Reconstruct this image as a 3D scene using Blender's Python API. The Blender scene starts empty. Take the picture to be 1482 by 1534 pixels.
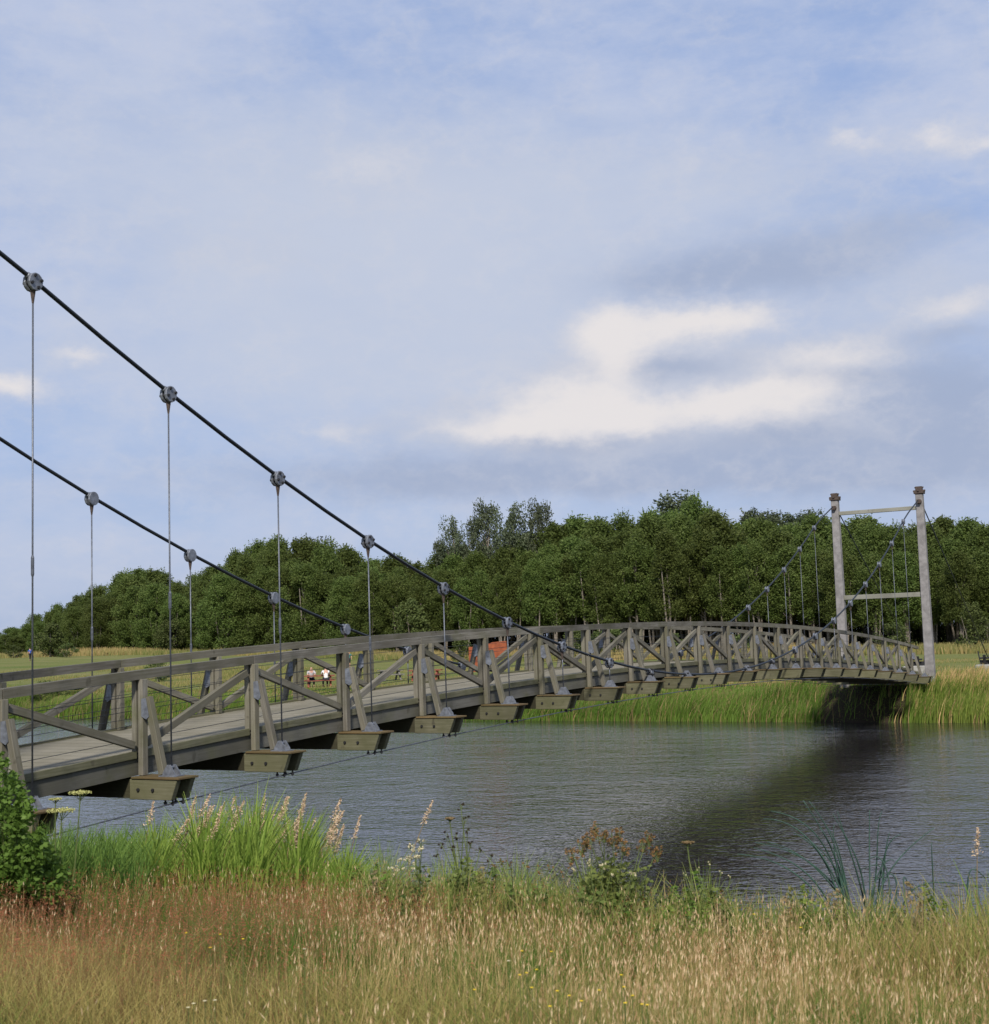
import bpy, bmesh, math, random
import numpy as np
from mathutils import Vector, Matrix
R=math.radians; PI=math.pi
random.seed(7); rng=np.random.default_rng(11)
scene=bpy.context.scene; C=scene.collection

# ------------------------------------------------------------------ camera
EYE=3.9; FPX=2047.1; PITCH=.09729; ROLL=-.03176; D=2.4
def basis(yaw,pitch,roll):
    f=np.array([math.sin(yaw)*math.cos(pitch),math.cos(yaw)*math.cos(pitch),math.sin(pitch)])
    r=np.array([math.cos(yaw),-math.sin(yaw),0.]); u=np.cross(r,f)
    return r*math.cos(roll)+u*math.sin(roll), -r*math.sin(roll)+u*math.cos(roll), f
CR,CU,CF=basis(0,PITCH,ROLL)
cam=bpy.data.cameras.new('camera'); co=bpy.data.objects.new('camera',cam); C.objects.link(co)
co.matrix_world=Matrix(((CR[0],CU[0],-CF[0],0),(CR[1],CU[1],-CF[1],0),(CR[2],CU[2],-CF[2],EYE),(0,0,0,1)))
cam.sensor_fit='HORIZONTAL'; cam.sensor_width=36; cam.lens=FPX/1482*36; cam.clip_end=9000; cam.clip_start=.1
cam.dof.use_dof=True; cam.dof.focus_distance=38; cam.dof.aperture_fstop=5.6
scene.camera=co
def ray(x,y):
    v=CR*(x-741)/FPX+CU*(767-y)/FPX+CF
    return v/np.linalg.norm(v)
def at(x,Y,z=None,y=None):
    """world point seen in picture column x at forward distance Y"""
    v=ray(x,y if y is not None else 990); k=Y/v[1]
    return Vector((v[0]*k,Y,(EYE+v[2]*k) if z is None else z))

# ------------------------------------------------------------------ bridge frame
BY=.50347; sB,cB=math.sin(BY),math.cos(BY); CT,CS,SM=6.17315,-4.89546,9.957
def W(t,s,z):
    """t metres across (camera side +), s panels along, z world height"""
    dt=t/D-CT; ds=s-CS
    return Vector((D*(cB*dt+sB*ds), D*(-sB*dt+cB*ds), z))
def zc(s): return EYE+D*(.10584-.003453*(s-SM)**2-.50055)      # top of the crossbeams
def zcab(s):
    f=lambda q:EYE+D*(.10512+.0241912*(q-SM)**2-.55345e-5*(q-SM)**4-.50055)
    if s>20.2: return f(20.2)+(s-20.2)*(EYE+D*2.455-f(20.2))/1.15
    if s<-.3: return f(-.3)+(-.3-s)*(EYE+D*2.48-f(-.3))/1.1
    return f(s)
TD=Vector((cB,-sB,0)); SD=Vector((sB,cB,0)); UZ=Vector((0,0,1))

# ------------------------------------------------------------------ terrain
NX,NY=.562,.827
def V_(x,y): return NX*x+NY*y
def U_(x,y): return NY*x-NX*y
def UV2(u,v): return (NY*u+NX*v, -NX*u+NY*v)
def sm(a,b,x):
    t=np.clip((x-a)/(b-a),0,1); return t*t*(3-2*t)
def zg(x,y):
    x=np.asarray(x,float); y=np.asarray(y,float)
    v=V_(x,y); u=U_(x,y)
    wob=.35*np.sin(u*.35)+.25*np.sin(u*.9+1.3)
    z=1.85-.45*sm(3,10,v)+ .05*np.sin(x*1.3+.5)*np.sin(y*1.1)
    z=z-3.2*sm(9.6,17.2,v+wob)
    ve=v+wob*1.2+1.6*np.exp(-((u+21.5)/3.2)**2)
    fz=-1.8+3.33*sm(58.6,62.6,ve)+.35*sm(62,80,v)*0.2
    k=sm(30,40,v); z=z*(1-k)+fz*k
    rise=sm(100,215,y)*k
    side=1/(1+np.exp((x+25)/12))
    z=z+rise*(.15+2.6*side)
    z=z+ 8*sm(500,1800,v)
    return z

# ------------------------------------------------------------------ materials
def nt(name):
    m=bpy.data.materials.new(name); m.use_nodes=True; n=m.node_tree
    return m,n,n.nodes['Principled BSDF']
def N(n,t,**kw):
    o=n.nodes.new(t)
    for k,v in kw.items():
        if k in o.inputs: o.inputs[k].default_value=v
        else: setattr(o,k,v)
    return o
def ramp(n,fac,stops):
    r=n.nodes.new('ShaderNodeValToRGB'); e=r.color_ramp.elements
    while len(e)>1: e.remove(e[-1])
    e[0].position=stops[0][0]; e[0].color=(*stops[0][1],1)
    for p,c in stops[1:]:
        x=e.new(p); x.color=(*c,1)
    n.links.new(fac,r.inputs[0]); return r.outputs[0]
def mixc(n,f,a,b,bt='MIX'):
    m=n.nodes.new('ShaderNodeMix'); m.data_type='RGBA'; m.blend_type=bt
    for s,i in ((f,0),(a,6),(b,7)):
        if hasattr(s,'links') or hasattr(s,'is_output'): n.links.new(s,m.inputs[i])
        else: m.inputs[i].default_value=s if i==0 else (*s,1)
    return m.outputs[2]
def noise(n,vec,scale,detail=4,rough=.55,dim=None):
    t=n.nodes.new('ShaderNodeTexNoise'); t.inputs['Scale'].default_value=scale
    t.inputs['Detail'].default_value=detail; t.inputs['Roughness'].default_value=rough
    if vec is not None: n.links.new(vec,t.inputs['Vector'])
    return t.outputs['Fac']
def mapping(n,vec,sc):
    m=n.nodes.new('ShaderNodeMapping'); m.inputs['Scale'].default_value=sc; n.links.new(vec,m.inputs[0]); return m.outputs[0]
def bump(n,b,h,strength=.3,dist=.01):
    o=n.nodes.new('ShaderNodeBump'); o.inputs['Strength'].default_value=strength; o.inputs['Distance'].default_value=dist
    n.links.new(h,o.inputs['Height']); n.links.new(o.outputs[0],b.inputs['Normal'])
def mth(n,op,a,b=None):
    o=n.nodes.new('ShaderNodeMath'); o.operation=op
    for i,s in enumerate((a,b)):
        if s is None: continue
        if hasattr(s,'is_output'): n.links.new(s,o.inputs[i])
        else: o.inputs[i].default_value=s
    return o.outputs[0]
def wood(name,c0,c1,c2,algae=.35,ac=(.085,.09,.035),planks=0):
    m,n,b=nt(name)
    uv=n.nodes.new('ShaderNodeUVMap').outputs[0]; geo=n.nodes.new('ShaderNodeNewGeometry')
    g=noise(n,mapping(n,uv,(1.6,38,1)),1,6,.65)
    col=ramp(n,g,[(.25,c0),(.5,c1),(.75,c2)])
    big=noise(n,mapping(n,uv,(1.1,1.7,1)),1,3)
    col=mixc(n,ramp(n,big,[(.35,(0,0,0)),(.7,(.75,.75,.75))]),col,(c0[0]*.75,c0[1]*.75,c0[2]*.72))
    a=noise(n,geo.outputs['Position'],2.1,5,.6)
    col=mixc(n,ramp(n,a,[(.62-algae*.4,(0,0,0)),(.8,(.85,.85,.85))]),col,ac)
    # knots and drip stains
    st=noise(n,mapping(n,uv,(6,3,1)),1,2)
    col=mixc(n,ramp(n,st,[(.66,(0,0,0)),(.74,(.6,.6,.6))]),col,(.035,.03,.024))
    if planks:
        w=n.nodes.new('ShaderNodeTexWave'); w.wave_type='BANDS'; w.bands_direction='X'; w.wave_profile='SAW'
        w.inputs['Scale'].default_value=planks; w.inputs['Distortion'].default_value=0
        n.links.new(uv,w.inputs[0])
        col=mixc(n,ramp(n,w.outputs['Fac'],[(.9,(0,0,0)),(.96,(1,1,1))]),col,(.03,.027,.02))
    oi=n.nodes.new('ShaderNodeObjectInfo'); hv=n.nodes.new('ShaderNodeHueSaturation'); mr=n.nodes.new('ShaderNodeMapRange')
    n.links.new(oi.outputs['Random'],mr.inputs[0]); mr.inputs[3].default_value=.72; mr.inputs[4].default_value=1.25; n.links.new(mr.outputs[0],hv.inputs['Value']); n.links.new(col,hv.inputs['Color'])
    ws_=n.nodes.new('ShaderNodeTexWhiteNoise'); ws_.noise_dimensions='1D'; n.links.new(oi.outputs['Random'],ws_.inputs['W'])
    col=mixc(n,mth(n,'MULTIPLY',ws_.outputs['Value'],.35),hv.outputs[0],(c1[0]*.97,c1[1]*.98,c1[2]*.76))
    n.links.new(col,b.inputs['Base Color']); b.inputs['Roughness'].default_value=.85
    b.inputs['Specular IOR Level'].default_value=.25
    bump(n,b,g,.5,.006); return m
def simple(name,col,rough=.6,metal=0,var=.25,scale=8,spec=.4,col2=None):
    m,n,b=nt(name)
    tc=n.nodes.new('ShaderNodeNewGeometry').outputs['Position']
    f=noise(n,tc,scale,5,.6)
    c2=col2 or tuple(c*(1+var) for c in col)
    n.links.new(ramp(n,f,[(.32,tuple(c*(1-var) for c in col)),(.68,c2)]),b.inputs['Base Color'])
    b.inputs['Roughness'].default_value=rough; b.inputs['Metallic'].default_value=metal
    b.inputs['Specular IOR Level'].default_value=spec
    bump(n,b,noise(n,tc,scale*5,3),.25,.004)
    return m
def foliage(name,attr=None,cols=None,trans=.3,clump=.6,objvar=.25,rough=.55):
    m,n,b=nt(name)
    out=n.nodes['Material Output']
    if attr:
        a=n.nodes.new('ShaderNodeAttribute'); a.attribute_name=attr; col=a.outputs['Color']
    else:
        tc=n.nodes.new('ShaderNodeTexCoord').outputs['Object']
        f=noise(n,tc,clump,3,.7); col=ramp(n,f,[(.3,cols[0]),(.5,cols[1]),(.72,cols[2])])
        oi=n.nodes.new('ShaderNodeObjectInfo')
        hv=n.nodes.new('ShaderNodeHueSaturation')
        mr=n.nodes.new('ShaderNodeMapRange'); n.links.new(oi.outputs['Random'],mr.inputs[0])
        mr.inputs[3].default_value=1-objvar; mr.inputs[4].default_value=1+objvar
        n.links.new(mr.outputs[0],hv.inputs['Value'])
        mr2=n.nodes.new('ShaderNodeMapRange'); n.links.new(oi.outputs['Random'],mr2.inputs[0])
        mr2.inputs[3].default_value=.485; mr2.inputs[4].default_value=.51
        n.links.new(mr2.outputs[0],hv.inputs['Hue'])
        n.links.new(col,hv.inputs['Color']); col=hv.outputs[0]
    n.links.new(col,b.inputs['Base Color']); b.inputs['Roughness'].default_value=rough
    b.inputs['Specular IOR Level'].default_value=.14
    t=n.nodes.new('ShaderNodeBsdfTranslucent'); n.links.new(col,t.inputs[0])
    mx=n.nodes.new('ShaderNodeMixShader'); mx.inputs[0].default_value=trans
    n.links.new(b.outputs[0],mx.inputs[1]); n.links.new(t.outputs[0],mx.inputs[2]); n.links.new(mx.outputs[0],out.inputs[0])
    return m
M={}
M['wood']=wood('weathered_wood',(.105,.095,.074),(.185,.172,.142),(.30,.285,.25),.30)
M['beam']=wood('crossbeam_wood',(.085,.082,.05),(.155,.148,.095),(.25,.238,.17),.55,(.075,.08,.035))
M['inner_shade']=wood('shade_dark_beam_wood',(.035,.032,.02),(.055,.05,.032),(.075,.07,.045),.5,(.03,.035,.014))  # darkened beam wood, the shade beneath the deck is put into its colour
M['edge']=wood('fascia_wood',(.085,.082,.07),(.135,.13,.115),(.19,.185,.165),.3)
M['deck']=wood('deck_wood',(.19,.17,.13),(.27,.245,.195),(.36,.33,.27),.15,(.12,.115,.07),planks=1.05)
M['cover']=wood('cover_board',(.09,.06,.03),(.16,.11,.055),(.2,.165,.10),.5)
M['steel']=simple('galvanised_steel',(.17,.185,.215),.5,.3,.35,14)
M['cable']=simple('black_cable',(.018,.022,.026),.45,.2,.3,30)
M['rod']=simple('hanger_rod',(.12,.13,.15),.45,.5,.3,20)
M['rust']=simple('rusty_steel',(.075,.055,.045),.8,.1,.5,20)
M['bolt']=simple('dark_bolt',(.03,.03,.032),.6,.3,.3,30)
M['tower']=simple('tower_timber',(.235,.225,.22),.85,0,.28,3.5,.2)
M['bar']=wood('crossbar_timber',(.18,.178,.16),(.25,.248,.225),(.34,.335,.31),.15)
M['concrete']=simple('concrete',(.30,.29,.27),.9,0,.25,6,.2)
M['bark']=simple('bark',(.20,.175,.145),.95,0,.5,5,.1)
M['leafA']=foliage('leaf_green',cols=[(.078,.112,.028),(.115,.158,.040),(.165,.205,.06)],trans=.42,clump=.55)
M['leafB']=foliage('leaf_light_green',cols=[(.08,.11,.035),(.11,.145,.045),(.15,.18,.065)],trans=.3,clump=.8)
M['leafC']=foliage('leaf_poplar',cols=[(.06,.075,.04),(.09,.11,.06),(.125,.145,.09)],trans=.25,clump=.6)
M['shrub']=foliage('shrub_leaf',cols=[(.06,.125,.02),(.10,.19,.033),(.16,.27,.055)],trans=.35,clump=7,objvar=.05)
M['herb']=foliage('herb_leaf',cols=[(.10,.15,.035),(.16,.21,.055),(.24,.28,.09)],trans=.3,clump=9,objvar=.1)
M['blade']=foliage('grass_blade',attr='Col',trans=.35)
M['redwood']=simple('stained_table_wood',(.21,.062,.035),.7,0,.3,8)
M['grey_table']=simple('grey_table_wood',(.17,.16,.14),.8,0,.3,8)
M['orange']=simple('rusted_orange_steel',(.26,.07,.028),.75,0,.35,3.5,.3)
M['black']=simple('black_paint',(.02,.02,.022),.5,0,.2,10)
M['skin']=simple('skin',(.52,.30,.22),.6,0,.08,20)
for k,c in dict(c_grey=(.42,.40,.40),c_white=(.75,.75,.76),c_dark=(.03,.032,.04),c_teal=(.06,.19,.19),c_lime=(.35,.5,.08),
                c_blue=(.03,.12,.55),c_jean=(.12,.15,.22),hair=(.05,.035,.025),hair_grey=(.35,.33,.31)).items():
    M[k]=simple(k,c,.85,0,.12,15,.15)
M['stem']=simple('plant_stem',(.10,.13,.04),.8,0,.3,10,.2)
M['umbel']=simple('yellow_green_umbel',(.42,.42,.16),.8,0,.3,40,.2)
M['cream']=simple('cream_flower',(.55,.50,.32),.85,0,.25,60,.2)
M['brownflower']=simple('brown_seed_spray',(.20,.115,.045),.9,0,.4,60,.1)
M['seed']=simple('dark_seed_head',(.05,.038,.022),.9,0,.4,60,.1)
M['tanhead']=simple('tan_plume',(.60,.45,.30),.9,0,.3,60,.1)
M['yellow']=simple('yellow_petal',(.7,.5,.03),.8,0,.15,60,.2)
M['white']=simple('white_petal',(.75,.74,.68),.8,0,.1,60,.2)
M['rush']=simple('rush_stem',(.035,.075,.055),.6,0,.35,6,.3)
M['deadstalk']=simple('dead_stalk',(.22,.16,.08),.9,0,.3,30,.1)

# ------------------------------------------------------------------ mesh builder
class MB:
    def __init__(s): s.v=[]; s.f=[]; s.uv=[]; s.off=0
    def beam(s,p0,p1,w,h,up=UZ,cut0=0,cut1=0,bot=None):
        """box from p0 to p1; w across, h along up"""
        p0=Vector(p0);p1=Vector(p1); a=(p1-p0); L=a.length; a/=L
        x=a.cross(up).normalized(); z=x.cross(a).normalized()
        b=len(s.v); o=random.random()*9; 
        for q,k in ((p0,0),(p1,1)):
            for i,j in ((-1,-1),(1,-1),(1,1),(-1,1)):
                c=(cut0 if k==0 else -cut1) if j<0 else 0
                s.v.append(q+x*(i*w/2)+z*(j*h/2)+a*c)
        for f in ((0,1,2,3),(7,6,5,4)):
            s.f.append([b+i for i in f]); s.uv.append([(o,o),(o+w*.2,o),(o+w*.2,o+h),(o,o+h)])
        for i in range(4):
            j=(i+1)%4; ww=(w,h,w,h)[i]; oo=o+i*.37
            s.f.append([b+i,b+4+i,b+4+j,b+j]); s.uv.append([(o,oo),(o+L,oo),(o+L,oo+ww),(o,oo+ww)])
        return s
    def tube(s,pts,r,n=8,caps=True):
        pts=[Vector(p) for p in pts]; b=len(s.v); k=len(pts)
        rs=r if isinstance(r,(list,tuple)) else [r]*k
        t=(pts[1]-pts[0]).normalized(); ref=Vector((1,0,0)) if abs(t.x)<.8 else Vector((0,1,0))
        x=t.cross(ref).normalized()
        L=0
        for i,p in enumerate(pts):
            if i: L+=(p-pts[i-1]).length
            t=(pts[min(i+1,k-1)]-pts[max(i-1,0)]).normalized()
            x=(x-t*x.dot(t)).normalized(); y=t.cross(x)
            for j in range(n):
                a=2*PI*j/n; s.v.append(p+(x*math.cos(a)+y*math.sin(a))*rs[i])
        for i in range(k-1):
            for j in range(n):
                j2=(j+1)%n
                s.f.append([b+i*n+j,b+i*n+j2,b+(i+1)*n+j2,b+(i+1)*n+j]); s.uv.append([(i,j/n),(i,(j+1)/n),(i+1,(j+1)/n),(i+1,j/n)])
        if caps:
            for f in (list(range(b,b+n))[::-1],list(range(b+(k-1)*n,b+k*n))):
                s.f.append(f); s.uv.append([(0,0)]*n)
        return s
    def poly(s,pts,thick):
        """extrude polygon pts (3d list) by vector thick"""
        b=len(s.v); n=len(pts)
        for p in pts: s.v.append(Vector(p))
        for p in pts: s.v.append(Vector(p)+thick)
        s.f.append(list(range(b,b+n))[::-1]); s.uv.append([(p[0],p[2]) for p in pts])
        s.f.append(list(range(b+n,b+2*n))); s.uv.append([(p[0],p[2]) for p in pts])
        for i in range(n):
            j=(i+1)%n; s.f.append([b+i,b+j,b+n+j,b+n+i]); s.uv.append([(0,0),(1,0),(1,.1),(0,.1)])
        return s
    def blob(s,c,r,seg=8,ring=5,sq=(1,1,1)):
        c=Vector(c); b=len(s.v)
        s.v.append(c+Vector((0,0,r*sq[2])))
        for i in range(1,ring):
            th=PI*i/ring
            for j in range(seg):
                a=2*PI*j/seg; s.v.append(c+Vector((r*sq[0]*math.sin(th)*math.cos(a),r*sq[1]*math.sin(th)*math.sin(a),r*sq[2]*math.cos(th))))
        s.v.append(c-Vector((0,0,r*sq[2]))); e=len(s.v)-1
        for j in range(seg):
            j2=(j+1)%seg
            s.f.append([b,b+1+j,b+1+j2]); s.uv.append([(0,0)]*3)
            s.f.append([e,b+1+(ring-2)*seg+j2,b+1+(ring-2)*seg+j]); s.uv.append([(0,0)]*3)
            for i in range(ring-2):
                s.f.append([b+1+i*seg+j,b+1+(i+1)*seg+j,b+1+(i+1)*seg+j2,b+1+i*seg+j2]); s.uv.append([(0,0)]*4)
        return s
    def build(s,name,mat,parent=None,org=None,smooth=False,bevel=0):
        o_=Vector(org) if org is not None else (Vector(parent['_o']) if parent is not None and '_o' in parent else Vector((0,0,0)))
        me=bpy.data.meshes.new(name); me.from_pydata([tuple(v-o_) for v in s.v],[],s.f)
        uv=me.uv_layers.new(name='UVMap'); flat=[c for f in s.uv for p in f for c in p]
        uv.data.foreach_set('uv',flat)
        me.materials.append(mat); me.update()
        if smooth:
            me.polygons.foreach_set('use_smooth',[True]*len(me.polygons))
        ob=bpy.data.objects.new(name,me); C.objects.link(ob)
        if parent is not None: ob.parent=parent; ob['_o']=list(o_)
        else:
            ob.location=o_
        if bevel:
            bv=ob.modifiers.new('bevel','BEVEL'); bv.width=bevel; bv.segments=1; bv.limit_method='ANGLE'
        return ob
def tag(o,label=None,cat=None,group=None,kind=None):
    if label: o['label']=label
    if cat: o['category']=cat
    if group: o['group']=group
    if kind: o['kind']=kind
    return o
def empty(name,loc,label,cat,group=None,rz=0,local=False):
    o=bpy.data.objects.new(name,None); C.objects.link(o); o.location=loc; o.rotation_euler=(0,0,rz); o.empty_display_size=.2
    o['_o']=[0,0,0] if local else list(loc)
    tag(o,label,cat,group); return o
def quads_mesh(name,co,mat,col=None,parent=None,smooth=False,link=True,uvn=4):
    """co: (N,4,3) array of quads (unshared verts)"""
    n=len(co); me=bpy.data.meshes.new(name)
    me.vertices.add(n*4); me.vertices.foreach_set('co',np.ascontiguousarray(co,dtype=np.float32).ravel())
    me.loops.add(n*4); me.loops.foreach_set('vertex_index',np.arange(n*4,dtype=np.int32))
    me.polygons.add(n); me.polygons.foreach_set('loop_start',np.arange(0,n*4,4,dtype=np.int32))
    try: me.polygons.foreach_set('loop_total',np.full(n,4,dtype=np.int32))
    except Exception: pass
    if col is not None:
        a=me.color_attributes.new(name='Col',type='FLOAT_COLOR',domain='POINT')
        c=np.ones((n,4,4),dtype=np.float32); c[:,:,:3]=col[:,None,:]; a.data.foreach_set('color',c.ravel())
    me.materials.append(mat); me.update(); me.validate()
    if not link: return me
    ob=bpy.data.objects.new(name,me); C.objects.link(ob)
    if parent is not None: ob.parent=parent
    return ob
def blades(P,h,w,lean,ldir,face,curve=1.6,seg=3):
    """P (N,3); returns (N*seg,4,3)"""
    n=len(P); ts=np.linspace(0,1,seg+1)
    d=np.stack([np.cos(ldir),np.sin(ldir),np.zeros(n)],1); fx=np.stack([np.cos(face),np.sin(face),np.zeros(n)],1)
    pts=[]
    for t in ts:
        c=P+np.array([0,0,1.])*(h*t*(1-.25*lean*t))[:,None]+d*(h*lean*t**curve)[:,None]
        ww=(w*(1-t)**.6*.5+w*.06)[:,None]
        pts.append((c-fx*ww,c+fx*ww))
    q=[np.stack([pts[i][0],pts[i][1],pts[i+1][1],pts[i+1][0]],1) for i in range(seg)]
    tips=P+np.array([0,0,1.])*(h*(1-.25*lean))[:,None]+d*(h*lean)[:,None]
    return np.stack(q,1).reshape(-1,4,3),tips
def rand_quads(c,size,asp=1.6,up=0.0):
    n=len(c); a=rng.normal(size=(n,3)); a[:,2]*=.6; a/=np.linalg.norm(a,axis=1)[:,None]
    b=rng.normal(size=(n,3)); b-=a*(a*b).sum(1)[:,None]; b/=np.linalg.norm(b,axis=1)[:,None]
    s=size if np.ndim(size) else np.full(n,size)
    l=a*(s*asp/2)[:,None]; w=b*(s/2)[:,None]
    return np.stack([c-l,c+w-l*.1,c+l,c-w-l*.1],1)

# ================================================================== THE SETTING
def grid_axis(segs):
    out=[]
    for a,b,st in segs: out+=list(np.arange(a,b,st))
    out.append(segs[-1][1]); return np.array(out)
us=grid_axis([(-3000,-300,150),(-300,-60,8),(-60,60,1.2),(60,300,8),(300,3000,150)])
vs=grid_axis([(-400,-20,20),(-20,2,1.5),(2,20,.4),(20,57,3),(57,64,.35),(64,130,3),(130,400,10),(400,3600,100)])
UU,VV=np.meshgrid(us,vs,indexing='ij'); X,Y=UV2(UU,VV); Z=zg(X,Y)
me=bpy.data.meshes.new('ground'); nu,nv=len(us),len(vs)
vv=np.stack([X,Y,Z],-1).reshape(-1,3)
ff=[(i*nv+j,(i+1)*nv+j,(i+1)*nv+j+1,i*nv+j+1) for i in range(nu-1) for j in range(nv-1)]
me.from_pydata(vv.tolist(),[],ff); me.polygons.foreach_set('use_smooth',[True]*len(ff))
ground=bpy.data.objects.new('ground',me); C.objects.link(ground); tag(ground,kind='structure')
m,n,b=nt('ground_soil_and_grass')
pos=n.nodes.new('ShaderNodeNewGeometry').outputs['Position']
sx=n.nodes.new('ShaderNodeSeparateXYZ'); n.links.new(pos,sx.inputs[0])
f1=noise(n,pos,.08,5,.6); f2=noise(n,pos,.9,6,.7); f3=noise(n,pos,12,4,.7)
green=ramp(n,f1,[(.35,(.10,.15,.03)),(.55,(.135,.175,.038)),(.7,(.18,.185,.055))])
green=mixc(n,ramp(n,f2,[(.4,(0,0,0)),(.75,(.6,.6,.6))]),green,(.165,.15,.06))
f4=noise(n,mapping(n,pos,(.06,.5,1)),1,6,.7)
green=mixc(n,ramp(n,f4,[(.42,(0,0,0)),(.68,(.85,.85,.85))]),green,(.27,.225,.10))
green=mixc(n,ramp(n,f3,[(.3,(.45,.45,.45)),(.6,(0,0,0))]),green,(.055,.075,.018))
soil=mixc(n,f3,(.05,.04,.02),(.10,.085,.035))
mr=n.nodes.new('ShaderNodeMapRange'); n.links.new(sx.outputs[2],mr.inputs[0]); mr.inputs[1].default_value=.3; mr.inputs[2].default_value=1.5
def dotp(vec):
    q=n.nodes.new('ShaderNodeVectorMath'); q.operation='DOT_PRODUCT'; n.links.new(pos,q.inputs[0]); q.inputs[1].default_value=vec; return q.outputs['Value']
def win(v,a,b_,c,d):
    o=[]
    for x0,x1,y0,y1 in ((a,b_,0,1),(c,d,1,0)):
        q=n.nodes.new('ShaderNodeMapRange'); n.links.new(v,q.inputs[0]); q.inputs[1].default_value=x0; q.inputs[2].default_value=x1; q.inputs[3].default_value=y0; q.inputs[4].default_value=y1; o.append(q.outputs[0])
    q=n.nodes.new('ShaderNodeMath'); q.operation='MULTIPLY'; n.links.new(o[0],q.inputs[0]); n.links.new(o[1],q.inputs[1]); return q.outputs[0]
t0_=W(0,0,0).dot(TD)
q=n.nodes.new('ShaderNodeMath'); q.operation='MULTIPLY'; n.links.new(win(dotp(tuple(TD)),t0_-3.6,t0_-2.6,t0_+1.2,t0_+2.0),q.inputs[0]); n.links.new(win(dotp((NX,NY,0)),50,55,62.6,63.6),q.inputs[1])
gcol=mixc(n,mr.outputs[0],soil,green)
n.links.new(mixc(n,q.outputs[0],gcol,(.035,.028,.018)),b.inputs['Base Color']); b.inputs['Roughness'].default_value=.95  # shade of the deck painted into the far bank as a dark patch
b.inputs['Specular IOR Level'].default_value=.1
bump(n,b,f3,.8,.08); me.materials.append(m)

# water
wm=bpy.data.meshes.new('river'); q=[UV2(u,v) for u,v in ((-3000,10),(3000,10),(3000,64),(-3000,64))]
wm.from_pydata([(x,y,0) for x,y in q],[],[(0,1,2,3)])
river=bpy.data.objects.new('river',wm); C.objects.link(river); tag(river,kind='structure')
m,n,b=nt('river_water'); pos=n.nodes.new('ShaderNodeNewGeometry').outputs['Position']
rot=n.nodes.new('ShaderNodeMapping'); rot.inputs['Rotation'].default_value=(0,0,R(20)); rot.inputs['Scale'].default_value=(1.0,1.15,1); n.links.new(pos,rot.inputs[0])
w1=noise(n,rot.outputs[0],.8,3,.6); w2=noise(n,rot.outputs[0],4.3,2,.6); w3=noise(n,rot.outputs[0],.22,2)
pm=mapping(n,rot.outputs[0],(.35,1.6,1)); patch=n.nodes.new('ShaderNodeMapRange'); n.links.new(noise(n,pm,.13,4,.6),patch.inputs[0]); patch.inputs[1].default_value=.3; patch.inputs[2].default_value=.7
patch.inputs[3].default_value=.7; patch.inputs[4].default_value=1.35
hh=mth(n,'ADD',mth(n,'MULTIPLY',w1,.045),mth(n,'MULTIPLY',w2,.027)); vx_=n.nodes.new('ShaderNodeVectorMath'); vx_.operation='DOT_PRODUCT'; n.links.new(pos,vx_.inputs[0]); vx_.inputs[1].default_value=(NX,NY,0)
fr=n.nodes.new('ShaderNodeMapRange'); n.links.new(vx_.outputs['Value'],fr.inputs[0]); fr.inputs[1].default_value=24; fr.inputs[2].default_value=54; fr.inputs[3].default_value=.78; fr.inputs[4].default_value=1.35
hh=mth(n,'MULTIPLY',mth(n,'MULTIPLY',hh,patch.outputs[0]),fr.outputs[0])
bump(n,b,hh,1,1.0)
b.inputs['Base Color'].default_value=(.020,.018,.020,1); b.inputs['Roughness'].default_value=.06; b.inputs['IOR'].default_value=1.45
b.inputs['Specular IOR Level'].default_value=.5
wm.materials.append(m)

# ================================================================== BRIDGE
bo=W(0,10,0); BR=empty('suspension_footbridge',tuple(bo),'weathered timber suspension footbridge with arched deck, slung from two black cables over the river','bridge')
RH=1.43; TP=1.418; DT=.30
def part(mb,name,mat,parent=BR,**k): return mb.build(name,M[mat],parent,**k)
# deck boards and edge beams
ss=np.arange(-1.6,21.71,.5)
mb=MB(); a=-1.6; 
while a<21.65:
    e=min(a+.5,21.7)
    b0=len(mb.v); w=1.34
    for s_ in (a,e):
        for t_,dz in ((-w,0),(w,0),(w,-.055),(-w,-.055)): mb.v.append(W(t_,s_,zc(s_)+DT+dz))
    mb.f+= [[b0,b0+1,b0+5,b0+4],[b0+1,b0+2,b0+6,b0+5],[b0+2,b0+3,b0+7,b0+6],[b0+3,b0,b0+4,b0+7]]
    mb.uv+=[[(a*D,0),(a*D,2*w),(e*D,2*w),(e*D,0)],[(a*D,0),(a*D,.05),(e*D,.05),(e*D,0)],[(a*D,0),(a*D,2*w),(e*D,2*w),(e*D,0)],[(a*D,0),(a*D,.05),(e*D,.05),(e*D,0)]]
    a=e
part(mb,'deck_boards','deck')
mb=MB()
for k in range(-1,21): mb.beam(W(0,k+.002,zc(k)+.228),W(0,k+.998,zc(k+1)+.228),2.50,.02)
part(mb,'dark_underside_sheet','inner_shade')  # added dark sheet below the boards, deepens the deck's reflection in the river
for sg in (1,-1):
    for k in range(-2,22,2):
        mb=MB(); a=max(k,-1.6); e=min(k+2,21.7)
        for q in range(4):
            s0=a+(e-a)*q/4; s1=a+(e-a)*(q+1)/4
            mb.beam(W(sg*1.315,s0,zc(s0)+.118),W(sg*1.315,s1,zc(s1)+.118),.07,.225)
        part(mb,'edge_beam','edge')
    mb=MB()
    for k in range(-1,21):
        mb.beam(W(sg*1.362,k+.026,zc(k+.026)+DT-.012),W(sg*1.362,k+.974,zc(k+.974)+DT-.012),.042,.105)
    part(mb,'kerb_board','beam',bevel=.006)
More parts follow.
